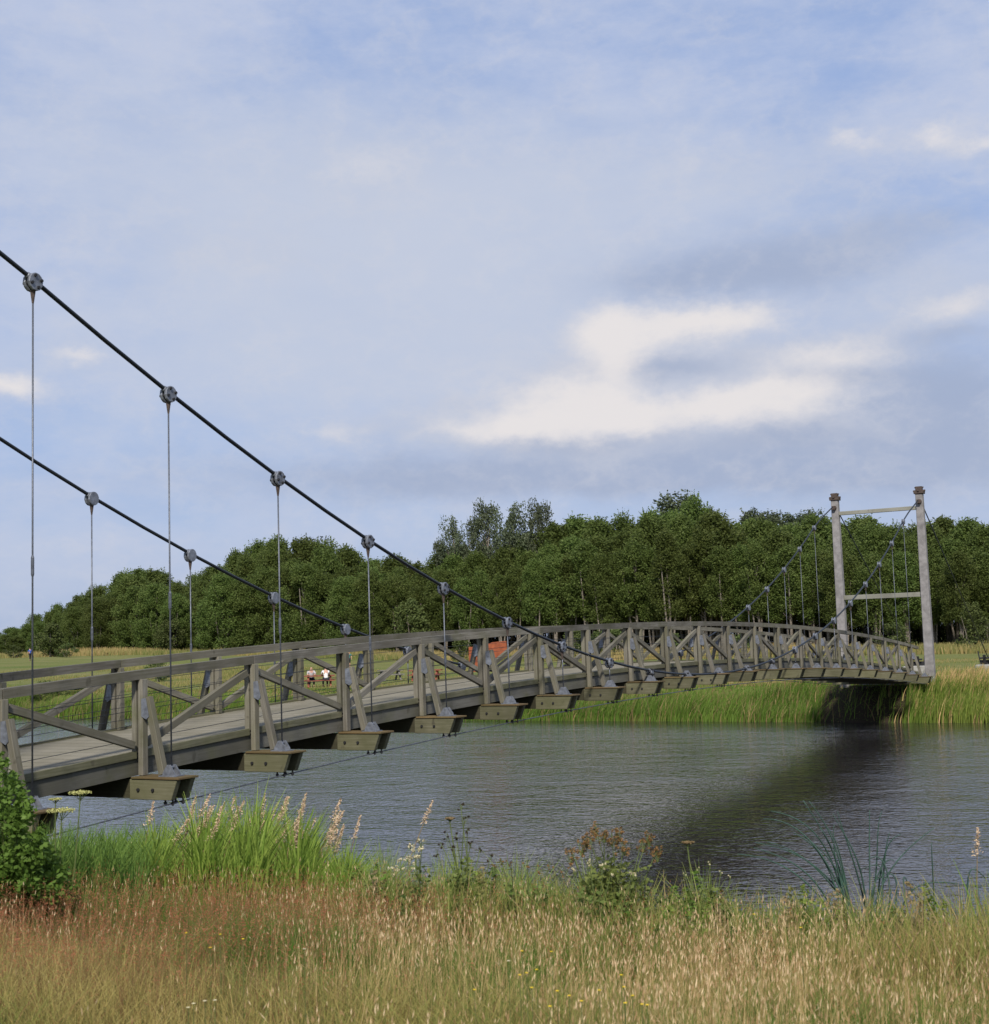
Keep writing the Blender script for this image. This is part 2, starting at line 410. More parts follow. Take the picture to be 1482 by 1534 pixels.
for t_ in (-.6,.6):
    mb=MB()
    for k in range(-1,21): mb.beam(W(t_,k,zc(k)+.11),W(t_,k+1,zc(k+1)+.11),.1,.2)
    part(mb,'deck_joist','inner_shade')
# crossbeams
for s_ in range(-1,22):
    z=zc(s_); mb=MB(); TE=2.2
    for o in (-.14,.14): mb.beam(W(-1.40,s_+o*.8/D,z-.165),W(1.40,s_+o*.8/D,z-.165),.08,.25)
    cb=part(mb,'crossbeam','inner_shade')
    for sg in (1,-1):
        for o in (-.14,.14):
            mb=MB(); p0=W(sg*1.36,s_+o/D,z-.165); p1=W(sg*TE,s_+o/D,z-.165); mb.beam(p0,p1,.085,.27,cut0=0,cut1=.11); part(mb,'end_plank','beam',cb,bevel=.006)
        mb=MB(); mb.beam(W(sg*1.40,s_,z-.013),W(sg*2.24,s_,z-.013),.40,.028); part(mb,'cover_board','cover',cb,bevel=.004)
        mb=MB(); c=W(sg*1.94,s_,z)
        for o in (-.05,.05):
            b0=c+SD*o-SD*.006
            mb.poly([b0+TD*(-.12),b0+TD*.12,b0+TD*.105+UZ*.05,b0+TD*.03+UZ*.155,b0-TD*.03+UZ*.155,b0-TD*.105+UZ*.05],SD*.012)
        mb.beam(c-TD*.14+UZ*.008,c+TD*.14+UZ*.008,.20,.014)
        mb.tube([c-SD*.06+UZ*.12,c+SD*.06+UZ*.12],.02,8)
        part(mb,'hanger_bracket','steel',cb)
        if sg>0 and s_<=10:
            for tt in (.02,.15):
                for o in (-.10,.10):
                    p=W(sg*(1.90+tt),s_+o/D,z-.30); mb=MB(); mb.tube([p,p-UZ*.03,p-UZ*.032,p-UZ*.062,p-UZ*.064,p-UZ*.075],[.013,.013,.024,.024,.012,.012],6); part(mb,'bolt','bolt',cb)
            for tt in (1.52,1.78):
                p=W(sg*tt,s_-.182/D,z-.17); mb=MB(); mb.tube([p,p-SD*.022],.024,6); part(mb,'bolt','bolt',cb)
# railing
for sg in (1,-1):
    for s_ in range(-1,22):
        z=zc(s_); t0=sg*TP
        mb=MB(); mb.beam(W(sg*1.315,s_,z+DT+.002),W(sg*1.315,s_,z+RH-.127),.10,.085,up=TD)
        mb.beam(W(sg*1.435,s_,z+.004),W(sg*1.435,s_,z+RH-.127),.105,.085,up=TD)
        po=part(mb,'railing_post','wood',bevel=.006)
        mb=MB(); mb.beam(W(sg*1.535,s_,z+1.06),W(sg*1.80,s_,z+.02),.095,.10,up=TD)
        st=part(mb,'outer_strut','wood',bevel=.006)
        mb=MB()
        for o in (-.056,.056):
            b0=W(sg*1.44,s_,z)+SD*o-SD*.004; T=TD*sg
            mb.poly([b0+T*.02+UZ*1.04,b0+T*.10+UZ*1.05,b0+T*.155+UZ*.80,b0+T*.11+UZ*.76,b0+T*.02+UZ*.80],SD*.008)
        part(mb,'steel_plate','steel',st)
    for s_ in range(-1,21):
        # top nodes are even
        if s_%2==0: a,za,b_,zb=s_,zc(s_)+RH-.2,s_+1,zc(s_+1)+DT+.08
        else: a,za,b_,zb=s_,zc(s_)+DT+.08,s_+1,zc(s_+1)+RH-.2
        k=.05
        mb=MB(); mb.beam(W(sg*1.37,a+k,za+(zb-za)*k),W(sg*1.37,b_-k,zb-(zb-za)*k),.08,.105)
        part(mb,'diagonal_brace','wood',bevel=.005)
    for k in range(-1,21,2):
        a=k-.6 if k<0 else k-1+0; 
    segs=[(-1.6,0)]+[(i,i+2) for i in range(0,20,2)]+[(20,21.65)]
    for a,e in segs:
        mb=MB(); q=4; sub=[a+(e-a)*i/q for i in range(q+1)]
        # one continuous sleeve following the arch
        b0=len(mb.v); wv,hv=.135,.125
        for i,s1 in enumerate(sub):
            s2=s1+(.003 if i==0 else (-.003 if i==q else 0))
            zt=zc(s1)+RH
            for tt,dz in ((-wv/2,-hv),(wv/2,-hv),(wv/2,0),(-wv/2,0)): mb.v.append(W(sg*1.365+tt,s2,zt+dz))
        o=random.random()*5
        for i in range(q):
            for j in range(4):
                j2=(j+1)%4; L0,L1=sub[i]*D,sub[i+1]*D
                mb.f.append([b0+i*4+j,b0+i*4+j2,b0+(i+1)*4+j2,b0+(i+1)*4+j]); mb.uv.append([(L0,o+j*.3),(L0,o+j*.3+.12),(L1,o+j*.3+.12),(L1,o+j*.3)])
        mb.f.append([b0,b0+1,b0+2,b0+3]); mb.uv.append([(0,0),(.02,0),(.02,.1),(0,.1)])
        mb.f.append([b0+q*4+3,b0+q*4+2,b0+q*4+1,b0+q*4]); mb.uv.append([(0,0),(.02,0),(.02,.1),(0,.1)])
        part(mb,'handrail','wood')
    for hgt in (.17,.37,.57,.77):
        mb=MB(); mb.tube([W(sg*1.20,s_,zc(s_)+DT+hgt) for s_ in np.arange(-1.,21.1,1)],.0045,5)
        part(mb,'railing_wire','cable')
    # main cable, clamps and hangers
    mb=MB(); mb.tube([W(sg*1.94,s_,zcab(s_)) for s_ in [-1.38]+list(np.arange(-1,21.3,.5))+[21.35]],.029,10)
    part(mb,'main_cable','cable',smooth=True)
    for s_ in range(-1,21):
        zt=zcab(s_); c=W(sg*1.94,s_,zt); z=zc(s_)
        bot=z+.12 if zt-z>.3 else z+.01
        mb=MB()
        if zt-bot>.15: mb.tube([W(sg*1.94,s_,bot),c-UZ*.12],.0115,8)
        else: mb.tube([W(sg*1.94,s_,bot-.02),c-UZ*.01],.014,8)
        ha=part(mb,'hanger','rod',smooth=True)
        # clamp: two round plates with the cable between, tilted along it
        sl=(zcab(s_+.1)-zcab(s_-.1))/(.2*D); tv=(SD+UZ*sl).normalized(); nv_=tv.cross(TD).normalized()
        mb=MB(); Rr=.118 if zt-z>.45 else .07
        for o0,o1 in ((.02,.062),(-.062,-.02)):
            cc=c-UZ*.035
            ring=[cc+TD*o0+(tv*math.cos(2*PI*i/12)*Rr*.95+nv_*math.sin(2*PI*i/12)*Rr) for i in range(12)]
            mb.poly(ring,TD*(o1-o0))
        mb.tube([c-tv*.11,c+tv*.11],.043,8)
        cl=part(mb,'cable_clamp','steel',ha,bevel=.008)
        if sg>0 and s_<=12:
            for a_,b_ in ((.055,.05),(-.055,.05),(.06,-.055),(-.05,-.06)):
                p=c-UZ*.035+tv*a_+nv_*b_; mb=MB(); mb.tube([p-TD*.082,p+TD*.082],.021,6); part(mb,'clamp_bolt','bolt',ha)
        if zt-z>.6:
            mb=MB(); mb.tube([c-UZ*.14,c-UZ*.30],[.036,.013],8); part(mb,'socket','rust',ha)
        if zt-z>1.6:
            zz=z+min(2.95-.0*s_,(zt-z)*.45)
            mb=MB(); mb.tube([W(sg*1.94,s_,zz-.13),W(sg*1.94,s_,zz-.1),W(sg*1.94,s_,zz+.1),W(sg*1.94,s_,zz+.13)],[.012,.021,.021,.012],8); part(mb,'turnbuckle','rod',ha)
    mb=MB(); mb.tube([W(sg*2.02,s_,zc(s_)-.345+ (0.0)) for s_ in range(-1,22)],.010,6)
    part(mb,'wind_cable','rod')
# towers
ZT=EYE+D*(3.10-.50055)
def tower(s_,dirn):
    zb=-.8
    for sg in (1,-1):
        t0=sg*1.93; mb=MB(); b0=len(mb.v)
        for z,hw in ((zb,.21),(ZT,.16)):
            for i,j in ((-1,-1),(1,-1),(1,1),(-1,1)): mb.v.append(W(t0,s_,z)+TD*(i*hw)+SD*(j*hw))
        H=ZT-zb
        mb.f+=[[b0+3,b0+2,b0+1,b0],[b0+4,b0+5,b0+6,b0+7]]; mb.uv+=[[(0,0)]*4]*2
        for i in range(4):
            j=(i+1)%4; mb.f.append([b0+i,b0+j,b0+4+j,b0+4+i]); mb.uv.append([(0,i*.5),(0,i*.5+.35),(H,i*.5+.3),(H,i*.5)])
        lg=part(mb,'tower_leg','tower',bevel=.02)
        mb=MB(); c=W(t0,s_,ZT)
        mb.beam(c+UZ*.004,c+UZ*.15,.43,.43,up=SD); mb.beam(c+UZ*.152,c+UZ*.34,.29,.29,up=SD)
        mb.tube([c+UZ*.14-TD*.27,c+UZ*.14+TD*.27],.05,8); mb.tube([c+UZ*.14-SD*.27,c+UZ*.14+SD*.27],.05,8)
        mb.beam(c+UZ*.3-TD*.2,c+UZ*.3+TD*.2,.08,.06)
        part(mb,'leg_cap','rust',lg,bevel=.01)
        mb=MB()
        for q in (-1,1):
            p=W(sg*1.94,s_,ZT-.36)+SD*(q*.22); mb.beam(p-UZ*.09,p+UZ*.09,.16,.22,up=SD); mb.tube([p-TD*.11,p+TD*.11],.06,8)
        part(mb,'cable_anchor','rust',lg,bevel=.008)
        aS=s_+dirn*6.4
        pa=W(sg*1.94,aS,0); za=float(zg(pa.x,pa.y))
        mb=MB(); mb.tube([W(sg*1.94,s_,ZT-.36)+SD*(dirn*.25),W(sg*1.94,aS,za+.75)],.026,8)
        part(mb,'backstay_cable','cable',smooth=True)
    for dz,h in ((-.62,.17),(-4.55,.21)):
        mb=MB(); mb.beam(W(-1.79,s_,ZT+dz),W(1.79,s_,ZT+dz),.16,h); part(mb,'tower_crossbar','bar',bevel=.008)
tower(21.55,1); tower(-1.6,-1)
# anchor blocks
for sg,lab in ((1,'pale concrete anchor block with black steel fork, right of the field path'),(-1,'pale concrete anchor block with black steel fork, behind the far railing end')):
    p=W(sg*1.94,21.55+6.4,0); z=float(zg(p.x,p.y)); rt=empty('anchor_block',(p.x,p.y,z),lab,'anchor block','anchor blocks of the cables')
    mb=MB(); mb.beam(p+UZ*(z-.3),p+UZ*(z+.42),1.3,1.1,up=SD); mb.build('block',M['concrete'],rt,bevel=.04)
    mb=MB()
    for o in (-.16,.16): mb.beam(p+TD*o+SD*-.2+UZ*(z+.42),p+TD*o-SD*.32+UZ*(z+.95),.05,.16,up=TD)
    mb.beam(p-TD*.45+UZ*(z+.55),p+TD*.45+UZ*(z+.55),.16,.22); mb.tube([p-TD*.4+UZ*(z+.78)-SD*.25,p+TD*.4+UZ*(z+.78)-SD*.25],.05,8)
    for o in (-.42,.42): mb.beam(p+TD*o+UZ*(z+.5),p+TD*o*1.25+UZ*(z+1.15),.05,.06,up=TD)
    mb.build('steel_fork',M['black'],rt)
# bollard by the tower foot and abutment
p=W(1.55,22.4,0); z=float(zg(p.x,p.y))
rt=empty('bollard',(p.x,p.y,z),'short pale square bollard beside the foot of the right tower leg','bollard')
mb=MB(); mb.beam(p+UZ*(z-.2),p+UZ*(z+.86),.27,.27,up=SD); mb.build('post',M['concrete'],rt,bevel=.02)
mb=MB(); mb.beam(p+UZ*(z+.862),p+UZ*(z+.92),.31,.31,up=SD); mb.build('cap',M['concrete'],rt,bevel=.02)
mb=MB(); mb.beam(W(-1.5,22.3,1.0),W(1.5,22.3,1.0),2.2,1.6); ab=mb.build('abutment',M['concrete'],None,org=W(0,22.3,.2),bevel=.03)
tag(ab,'grey concrete abutment under the far end of the bridge deck','abutment')

# ================================================================== TREES
def crown(seed,H,Rr,lo,nc,per,leaf,pw=.6,cr=.11,top=.5):
    r=np.random.default_rng(seed); cs=[];rad=[]
    for i in range(nc):
        h=lo+(1-lo)*r.random()**.85
        q=(h-lo)/(1-lo); prof=max(.12,(1-abs((q-top*.8)/(1-top*.8 if q>top*.8 else top*.8+.25))**2.2))**pw
        rr=Rr*prof*math.sqrt(r.random())*.95; a=r.random()*2*PI
        cs.append((rr*math.cos(a),rr*math.sin(a),h*H*.97)); rad.append(H*cr*(.55+.8*r.random())*(.75+.35*prof))
    cs=np.array(cs); rad=np.array(rad)
    d=r.normal(size=(nc,per,3)); d/=np.linalg.norm(d,axis=2)[:,:,None]
    d*=(r.random((nc,per,1))**.4)*rad[:,None,None]; d[:,:,2]*=1.15
    pts=(cs[:,None,:]+d).reshape(-1,3)
    # twigs breaking the outline
    tw=r.integers(0,nc,nc*5); dirs=r.normal(size=(nc*5,3)); dirs[:,2]=abs(dirs[:,2])*1.1; dirs/=np.linalg.norm(dirs,axis=1)[:,None]
    base=cs[tw]+dirs*rad[tw][:,None]*.8
    ext=[base+dirs*(H*.009*k)+np.array([0,0,H*.0006*k*k])*(dirs[:,2:]>.5) for k in range(0,5)]
    pts=np.concatenate([pts]+ext); pts=pts[pts[:,2]>H*lo*.3+.1]
    s=leaf*(.6+.8*r.random(len(pts)))
    return rand_quads(pts,s,1.5),cs
def trunkmesh(seed,H,cs,r0,nl=12):
    r=random.Random(seed); mb=MB(); top=H*.85
    ax=[Vector((math.sin(k*1.3+seed)*.02*H*k/5,math.cos(k*1.7+seed)*.02*H*k/5,top*k/5-.3*(k==0))) for k in range(6)]
    mb.tube(ax,[r0*(1.25 if k==0 else 1-.15*k) for k in range(6)],7)
    for j in range(2):
        a=seed+j*2.7; q0=Vector((math.cos(a)*.25,math.sin(a)*.25,-.2)); q1=Vector((math.cos(a)*1.0,math.sin(a)*1.0,H*.4)); q2=Vector((math.cos(a)*1.5,math.sin(a)*1.5,H*.75)); mb.tube([q0,q1,q2],[r0*.7,r0*.55,r0*.25],6,False)
    for i in r.sample(range(len(cs)),min(nl,len(cs))):
        c=Vector(cs[i]); k=max(.12,min(.95,(c.z/top)*.72)); f=k*5; j=int(f); p=ax[j].lerp(ax[min(j+1,5)],f-j)
        mid=p.lerp(c,.5)+Vector((0,0,-.03*H)); mb.tube([p,mid,c],[r0*.38,r0*.25,r0*.1],5,False)
    me_o=mb.build('trunk',M['bark'],None,smooth=True); me=me_o.data; bpy.data.objects.remove(me_o); return me
VAR={}
def variant(key,mat,**k):
    seed=k['seed']; q,cs=crown(**k); VAR[key]=(quads_mesh('crown',q,M[mat],link=False),trunkmesh(seed,k['H'],cs,.02*k['H']**.9),k['H'])
for i in range(5): variant(('wood',i),'leafA',seed=20+i,H=14,Rr=3.1,lo=.30,nc=110,per=240,leaf=.155,cr=.07)
for i in range(4): variant(('low',i),'leafA',seed=40+i,H=12,Rr=3.6,lo=.04,nc=120,per=220,leaf=.145,cr=.075,top=.45)
for i in range(4): variant(('poplar',i),'leafC',seed=60+i,H=16,Rr=3.1,lo=.45,nc=34,per=200,leaf=.18,cr=.062,pw=.3)
for i in range(4): variant(('pole',i),'leafA',seed=120+i,H=14,Rr=2.1,lo=.36,nc=85,per=220,leaf=.15,cr=.062,pw=.5,top=.4)
for i in range(3): variant(('shrub',i),'leafB',seed=80+i,H=3,Rr=1.5,lo=.05,nc=28,per=90,leaf=.10,cr=.13)
for i in range(2): variant(('willow',i),'leafB',seed=90+i,H=9,Rr=3.2,lo=.05,nc=60,per=110,leaf=.24,cr=.10)
def tree(kind,x,Yd,H,label,name='tree',cat='tree',group=None,wsc=1.0,ytop=None,sink=.0):
    keys=[k for k in VAR if k[0]==kind]; cm,tm,H0=VAR[random.choice(keys)]
    p=at(x,Yd); z=float(zg(p.x,p.y))-sink
    if ytop is not None:
        H=at(x,Yd,y=ytop).z-z
    s=H/H0
    e=empty(name,(p.x,p.y,z),label,cat,group,rz=random.random()*6.28)
    ws=min(max(s,.75),1.35)*wsc*(.9+.25*random.random()); e.scale=(ws,ws*(.9+.2*random.random()),s)
    for nm,me_ in (('crown',cm),('trunk',tm)):
        o=bpy.data.objects.new(nm,me_); C.objects.link(o); o.parent=e
    return e
prof=[(-300,985),(-120,968),(0,948),(30,940),(60,915),(120,892),(160,868),(200,855),(245,853),(268,868),(300,856),(350,832),(420,808),(480,818),(540,826),(600,836),(645,838),(700,818),(760,812),(820,796),(870,781),(930,774),(1000,765),(1040,754),(1090,762),(1130,780),(1200,780),(1240,777),(1320,784),(1400,780),(1482,778),(1800,790)]
def ptop(x):
    for (a,ya),(b,yb) in zip(prof,prof[1:]):
        if a<=x<=b: return ya+(yb-ya)*(x-a)/(b-a)
    return 790
def depth(x): return float(np.interp(x,[-300,0,250,800,1480,1800],[300,258,235,190,158,148]))
G='trees of the wood beyond the field'
def zone(x,row):
    w={0:'front row',1:'middle of the wood',2:'back of the wood',3:'low at back'}[row]
    if x<262: return 'round leafy green tree low on the left slope of the wood, '+w
    if x<640: return 'bushy green tree in the left hump of the wood, '+w
    if x<900: return 'leafy green tree in the wood behind the orange panels, '+w
    if x<1230: return 'tall green tree in the high middle of the wood, '+w
    return 'leafy green tree in the wood behind the bridge tower, '+w
for row,(dd,frac,step) in enumerate(((0,.80,40),(9,.93,42),(20,1.0,40),(28,.55,34))):
    x=-230+row*13
    while x<1700:
        Yd=depth(x)+dd+random.uniform(-2.5,2.5); yt=ptop(x)
        base=depth(x); p=at(x,Yd); zb=float(zg(p.x,p.y)); full=at(x,Yd,y=yt).z-zb
        f=frac*random.uniform(.88,1.05) if row!=2 else random.uniform(.95,1.03)
        Ht=full*f
        if Ht>2.2:
            kind='low' if (x<660 or row==3) else 'wood'
            if row==0 and 690<x<1260: kind='pole'
            tree(kind,x,Yd,Ht,zone(x,row),group=G,wsc=1.0 if Ht>8 else .85)
        x+=step*random.uniform(.8,1.2)*(190/Yd)*(.62 if row==0 and 690<x<1260 else 1)
for x,yt,lab,ws in ((660,812,'short ragged poplar at the left end of the row rising above the wood',.5),(686,772,'ragged poplar rising above the wood, second from the left of the group',.62),(712,778,'slim ragged poplar rising above the wood between two broader ones',.5),(738,757,'upright poplar with a forked top rising above the wood',.66),(776,752,'broad ragged poplar rising highest above the wood',.75),(815,756,'thin-topped poplar at the right end of the row above the wood',.6)):
    tree('poplar',x,depth(x)+17,10,lab,name='poplar_tree',group='poplars rising above the wood',ytop=yt,wsc=ws)
for x,yt,lab in ((1032,741,'dark-topped tree poking out at the highest point of the wood'),(1152,764,'thin ragged treetop poking above the wood left of the tower'),(1212,766,'dark treetop poking above the wood close to the left tower leg'),(470,803,'thin treetop poking above the left hump of the wood')):
    tree('poplar',x,depth(x)+30,10,lab,name='tree',ytop=yt,wsc=1.2)
for x,Yd,yt,lab in ((-60,330,958,'dark distant tree at the left edge of the view'),(-10,360,945,'distant tree on the horizon left of the wood'),(20,340,941,'small distant tree at the low left end of the wood')):
    tree('low',x,Yd,8,lab,group='distant trees at the left',ytop=yt,wsc=1.5)
for x,Yd,yt,lab in ((868,165,944,'light green shrub behind the handrail in front of the wood'),(895,168,948,'small light green shrub at the foot of the wood'),(925,166,942,'rounded light green shrub right of the small one at the foot of the wood'),(1010,160,950,'pale green shrub behind the middle of the railing'),(1115,158,950,'leafy shrub behind the upper railing left of the tower'),(1462,140,905,'rounded green shrub at the foot of the wood right of the tower'),(1340,150,936,'low shrub seen between the tower legs'),(238,118,985,'green shrub behind the handrail above the far reeds'),(66,96.5,1022,'dark green bush in the far reeds at the left'),(122,96,1030,'low green bush in the far reeds right of the darker one'),(100,200,965,'grey green shrub at the foot of the left slope of the wood'),(20,210,968,'low shrub beyond the blue-clad person'),(690,170,958,'low shrub at the foot of the wood left of the orange panels')):
    tree('shrub',x,Yd,2,lab,name='shrub',cat='shrub',group='shrubs at the foot of the wood' ,ytop=yt,wsc=1.1 if Yd<150 else 1.4)
for x,Yd,yt,lab in ((255,228,930,'pale green willow bush in front of the left hump of the wood'),(75,222,935,'pale willow bush at the foot of the left slope'),(620,200,900,'light green willow at the foot of the wood left of the poplars')):
    tree('willow',x,Yd,8,lab,name='willow_tree',cat='tree',ytop=yt)

# ================================================================== FAR BANK VEGETATION
def scatter_uv(n,u0,u1,v0,v1,rg=rng):
    u=rg.uniform(u0,u1,n); v=rg.uniform(v0,v1,n); x,y=UV2(u,v); return x,y,u,v
def lerpc(a,b,t): return np.array(a)[None]*(1-t[:,None])+np.array(b)[None]*t[:,None]
def make_stuff(name,label,cat,q,col):
    o=quads_mesh(name,q,M['blade'],col); tag(o,label,cat,kind='stuff'); return o
def field_noise(x,y,s,ph=0): return .5+.25*(np.sin(x*s+ph+1.7*np.sin(y*s*.7))+np.sin(y*s*1.3+ph*2+1.3*np.sin(x*s*.9+2)))
n_=62000
x,y,u,v=scatter_uv(n_,-98,-19,59.3,64.0); z=zg(x,y)
fn=field_noise(x,y,.35); h=(.75+1.5*fn)*rng.uniform(.5,1.15,n_)*np.where(v>62.6,.62,1)
X0=np.interp(u,[-85,-60,-45,-32,-20],[1.4,1.1,1.12,1.3,1.6])+rng.normal(0,.2,n_)+.55*(field_noise(x,y,.6,4)-.5)
h=np.clip(h,.1,None); h=np.minimum(h,np.maximum(X0-z,.12)*1.12)
P=np.stack([x,y,np.maximum(z,-.15)],1); lean=rng.uniform(.1,.75,n_); ld=rng.normal(-.2,.9,n_)
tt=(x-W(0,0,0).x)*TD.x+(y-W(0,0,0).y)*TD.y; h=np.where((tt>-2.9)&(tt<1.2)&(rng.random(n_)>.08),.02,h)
q,tp=blades(P,h,rng.uniform(.02,.04,n_),lean,ld,rng.uniform(-.9,.9,n_))
pf=field_noise(x,y,.21,6); c=lerpc((.075,.145,.020),(.19,.29,.05),np.clip(fn*.6+pf*.5+rng.normal(0,.2,n_),0,1)); k=rng.random(n_)<np.where(v>62.0,.45,.16)*(.3+1.3*field_noise(x,y,.3,9)); c[k]=np.array((.36,.26,.12))*rng.uniform(.6,1.2,(k.sum(),1))
make_stuff('reed_bed','green reeds leaning in the wind along the far water edge','reeds',q,np.repeat(c,3,0))
n_=42000   # right hand bank below tower
x,y,u,v=scatter_uv(n_,-20.5,14,59.3,66.5); z=zg(x,y); fn=field_noise(x,y,.5,2)
h=(1.1+.6*fn)*rng.uniform(.6,1.1,n_); h=np.minimum(h,np.maximum(2.05+.5*(fn-.5)+rng.normal(0,.16,n_)-z,.15)); P=np.stack([x,y,np.maximum(z,-.15)],1)
# keep the shaded ground below the deck short
dx=x-W(0,0,0).x; dy=y-W(0,0,0).y; tt=dx*TD.x+dy*TD.y
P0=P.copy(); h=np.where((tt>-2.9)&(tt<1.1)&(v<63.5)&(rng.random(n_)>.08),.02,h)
keep=~((abs(tt)<1.6)&(v>62.4)); P=P[keep];h=h[keep];fnk=fn[keep];vk=v[keep];m_=len(P)
q,tp=blades(P,h,rng.uniform(.02,.045,m_),rng.uniform(.1,.5,m_),rng.normal(-.3,.7,m_),rng.uniform(-.7,.7,m_))
c=lerpc((.10,.16,.024),(.24,.30,.06),np.clip(fnk+rng.normal(0,.25,m_),0,1)); k=rng.random(m_)<np.where(vk>61.6,.7,.15); c[k]=np.array((.56,.41,.18))*rng.uniform(.6,1.15,(k.sum(),1))
make_stuff('bank_grass','tall green and tan grass on the bank below the tower','grass',q,np.repeat(c,3,0))
# rough field edge and scattered tufts of the mown field
n_=90000
x,y,u,v=scatter_uv(n_,-130,45,62.8,112); fn=field_noise(x,y,.22,1)
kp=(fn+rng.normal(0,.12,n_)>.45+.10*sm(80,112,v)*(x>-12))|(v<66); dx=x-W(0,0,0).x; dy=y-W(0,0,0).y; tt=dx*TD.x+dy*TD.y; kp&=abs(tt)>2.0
x,y,v,fn=x[kp],y[kp],v[kp],fn[kp]; m_=len(x)
h=np.where(v<66,np.where(x<-6,.20,.45),np.where(x<-15,.30,.13))*rng.uniform(.5,1.3,m_)*(.6+.8*field_noise(x,y,.5,7)); P=np.stack([x,y,zg(x,y)-.02],1)
q,tp=blades(P,h,rng.uniform(.03,.06,m_),rng.uniform(.05,.5,m_),rng.uniform(-PI,PI,m_),rng.uniform(-.8,.8,m_))
c=lerpc((.13,.17,.035),(.33,.27,.11),np.clip(fn*1.1+rng.normal(0,.3,m_)-.1,0,1))
make_stuff('field_grass','rough yellow green grass of the far field','grass',q,np.repeat(c,3,0))
# tan tall grass along the foot of the wood
n_=42000; xs=rng.uniform(-250,1700,n_); dd=np.interp(xs,[-300,0,250,800,1480,1800],[300,258,235,190,158,148])-rng.uniform(2,26,n_)
vx=(xs-741)/FPX; X_=vx*dd; Y_=dd; P=np.stack([X_,Y_,zg(X_,Y_)-.05],1); fn=field_noise(X_,Y_,.13,3)
h=(.5+1.0*fn)*rng.uniform(.5,1.2,n_)
q,tp=blades(P,h,rng.uniform(.07,.14,n_),rng.uniform(.05,.4,n_),rng.uniform(-PI,PI,n_),rng.uniform(-.4,.4,n_),seg=2)
c=lerpc((.15,.18,.05),(.40,.30,.13),np.clip(fn*1.3-.2+rng.normal(0,.25,n_),0,1))
make_stuff('tall_grass','straw coloured tall grass along the foot of the wood','grass',q,np.repeat(c,2,0))

# ================================================================== NEAR MEADOW
def near_pts(n,f=None,Ymin=4.5,Ymax=17,vmax=13.5,xr=(-.62,.62)):
    Y_=np.sqrt(rng.uniform(Ymin**2,Ymax**2,n)); X_=rng.uniform(xr[0],xr[1],n)*Y_
    v=V_(X_,Y_); k=v<vmax
    return X_[k],Y_[k],v[k]
def px(X_,Y_): return 741+FPX*X_/Y_
# short dense base grass
X_,Y_,v=near_pts(190000,vmax=13.0); m_=len(X_); fn=field_noise(X_,Y_,.9,5); f2=field_noise(X_,Y_,2.3,1)
P=np.stack([X_,Y_,zg(X_,Y_)-.03],1); h=(.15+.32*f2)*rng.uniform(.5,1.3,m_)*np.where(Y_<7.5,.85,1)
q,tp=blades(P,h,rng.uniform(.003,.006,m_),rng.uniform(.1,1.1,m_),rng.uniform(-PI,PI,m_),rng.uniform(-PI,PI,m_))
t=np.clip(.5+1.5*(fn-.5)+.5*(field_noise(X_,Y_,2.2,13)-.5)+rng.normal(0,.22,m_)-.08,0,1); c=lerpc((.09,.19,.025),(.42,.34,.12),t); k=rng.random(m_)<.10; c[k]=np.array((.27,.16,.07))
make_stuff('meadow_grass','green and yellow undergrowth grass of the near meadow','grass',q,np.repeat(c,3,0))
# tall stems with straw heads
X_,Y_,v=near_pts(120000,vmax=10.0); xx=px(X_,Y_)
zone_=field_noise(X_,Y_,.8,8)
tus=field_noise(X_,Y_,2.6,11)
dens=np.clip(.12+.50*sm(250,1000,xx)+.7*(zone_-.5)+.20*sm(8,9.5,Y_),.04,1)*(.5+.5*sm(300,800,xx))*np.clip(.2+2.0*(tus-.3),.06,1.3); k=rng.random(len(X_))<dens
X_,Y_,v,xx=X_[k],Y_[k],v[k],xx[k]; m_=len(X_)
P=np.stack([X_,Y_,zg(X_,Y_)-.03],1); h=rng.uniform(.26,.60,m_)*(.72+.5*field_noise(X_,Y_,1.7,3))
lean=np.abs(rng.normal(0,.28,m_)); k5=rng.random(m_)<.12; lean[k5]=rng.uniform(.5,1.2,k5.sum()); lean=np.minimum(lean,1.3); ld=rng.normal(-.1,.9,m_); k6=rng.random(m_)<.3; ld[k6]+=PI
q,tp=blades(P,h,rng.uniform(.0022,.004,m_),lean,ld,rng.normal(0,.4,m_))
tone=rng.random(m_); c=lerpc((.36,.25,.10),(.66,.50,.24),tone); gk=rng.random(m_)<.25; c[gk]=np.array((.16,.19,.05))
qs=[q]; cols=[np.repeat(c,3,0)]
ax=np.stack([np.cos(ld)*lean,np.sin(ld)*lean,np.ones(m_)],1); ax/=np.linalg.norm(ax,axis=1)[:,None]
hl=rng.uniform(.02,.05,m_)[:,None]; hw=rng.uniform(.0017,.0034,m_)[:,None]
for a_ in (0,PI/2):
    s_=np.stack([np.full(m_,math.cos(a_)),np.full(m_,math.sin(a_)),np.zeros(m_)],1)
    qs.append(np.stack([tp-ax*hl*.2,tp+ax*hl*.3+s_*hw,tp+ax*hl,tp+ax*hl*.3-s_*hw],1))
    cols.append(lerpc((.46,.29,.15),(.95,.76,.50),tone**1.5))
make_stuff('straw_grass','straw coloured flowering grass stems of the near meadow','grass',np.concatenate(qs),np.concatenate(cols))
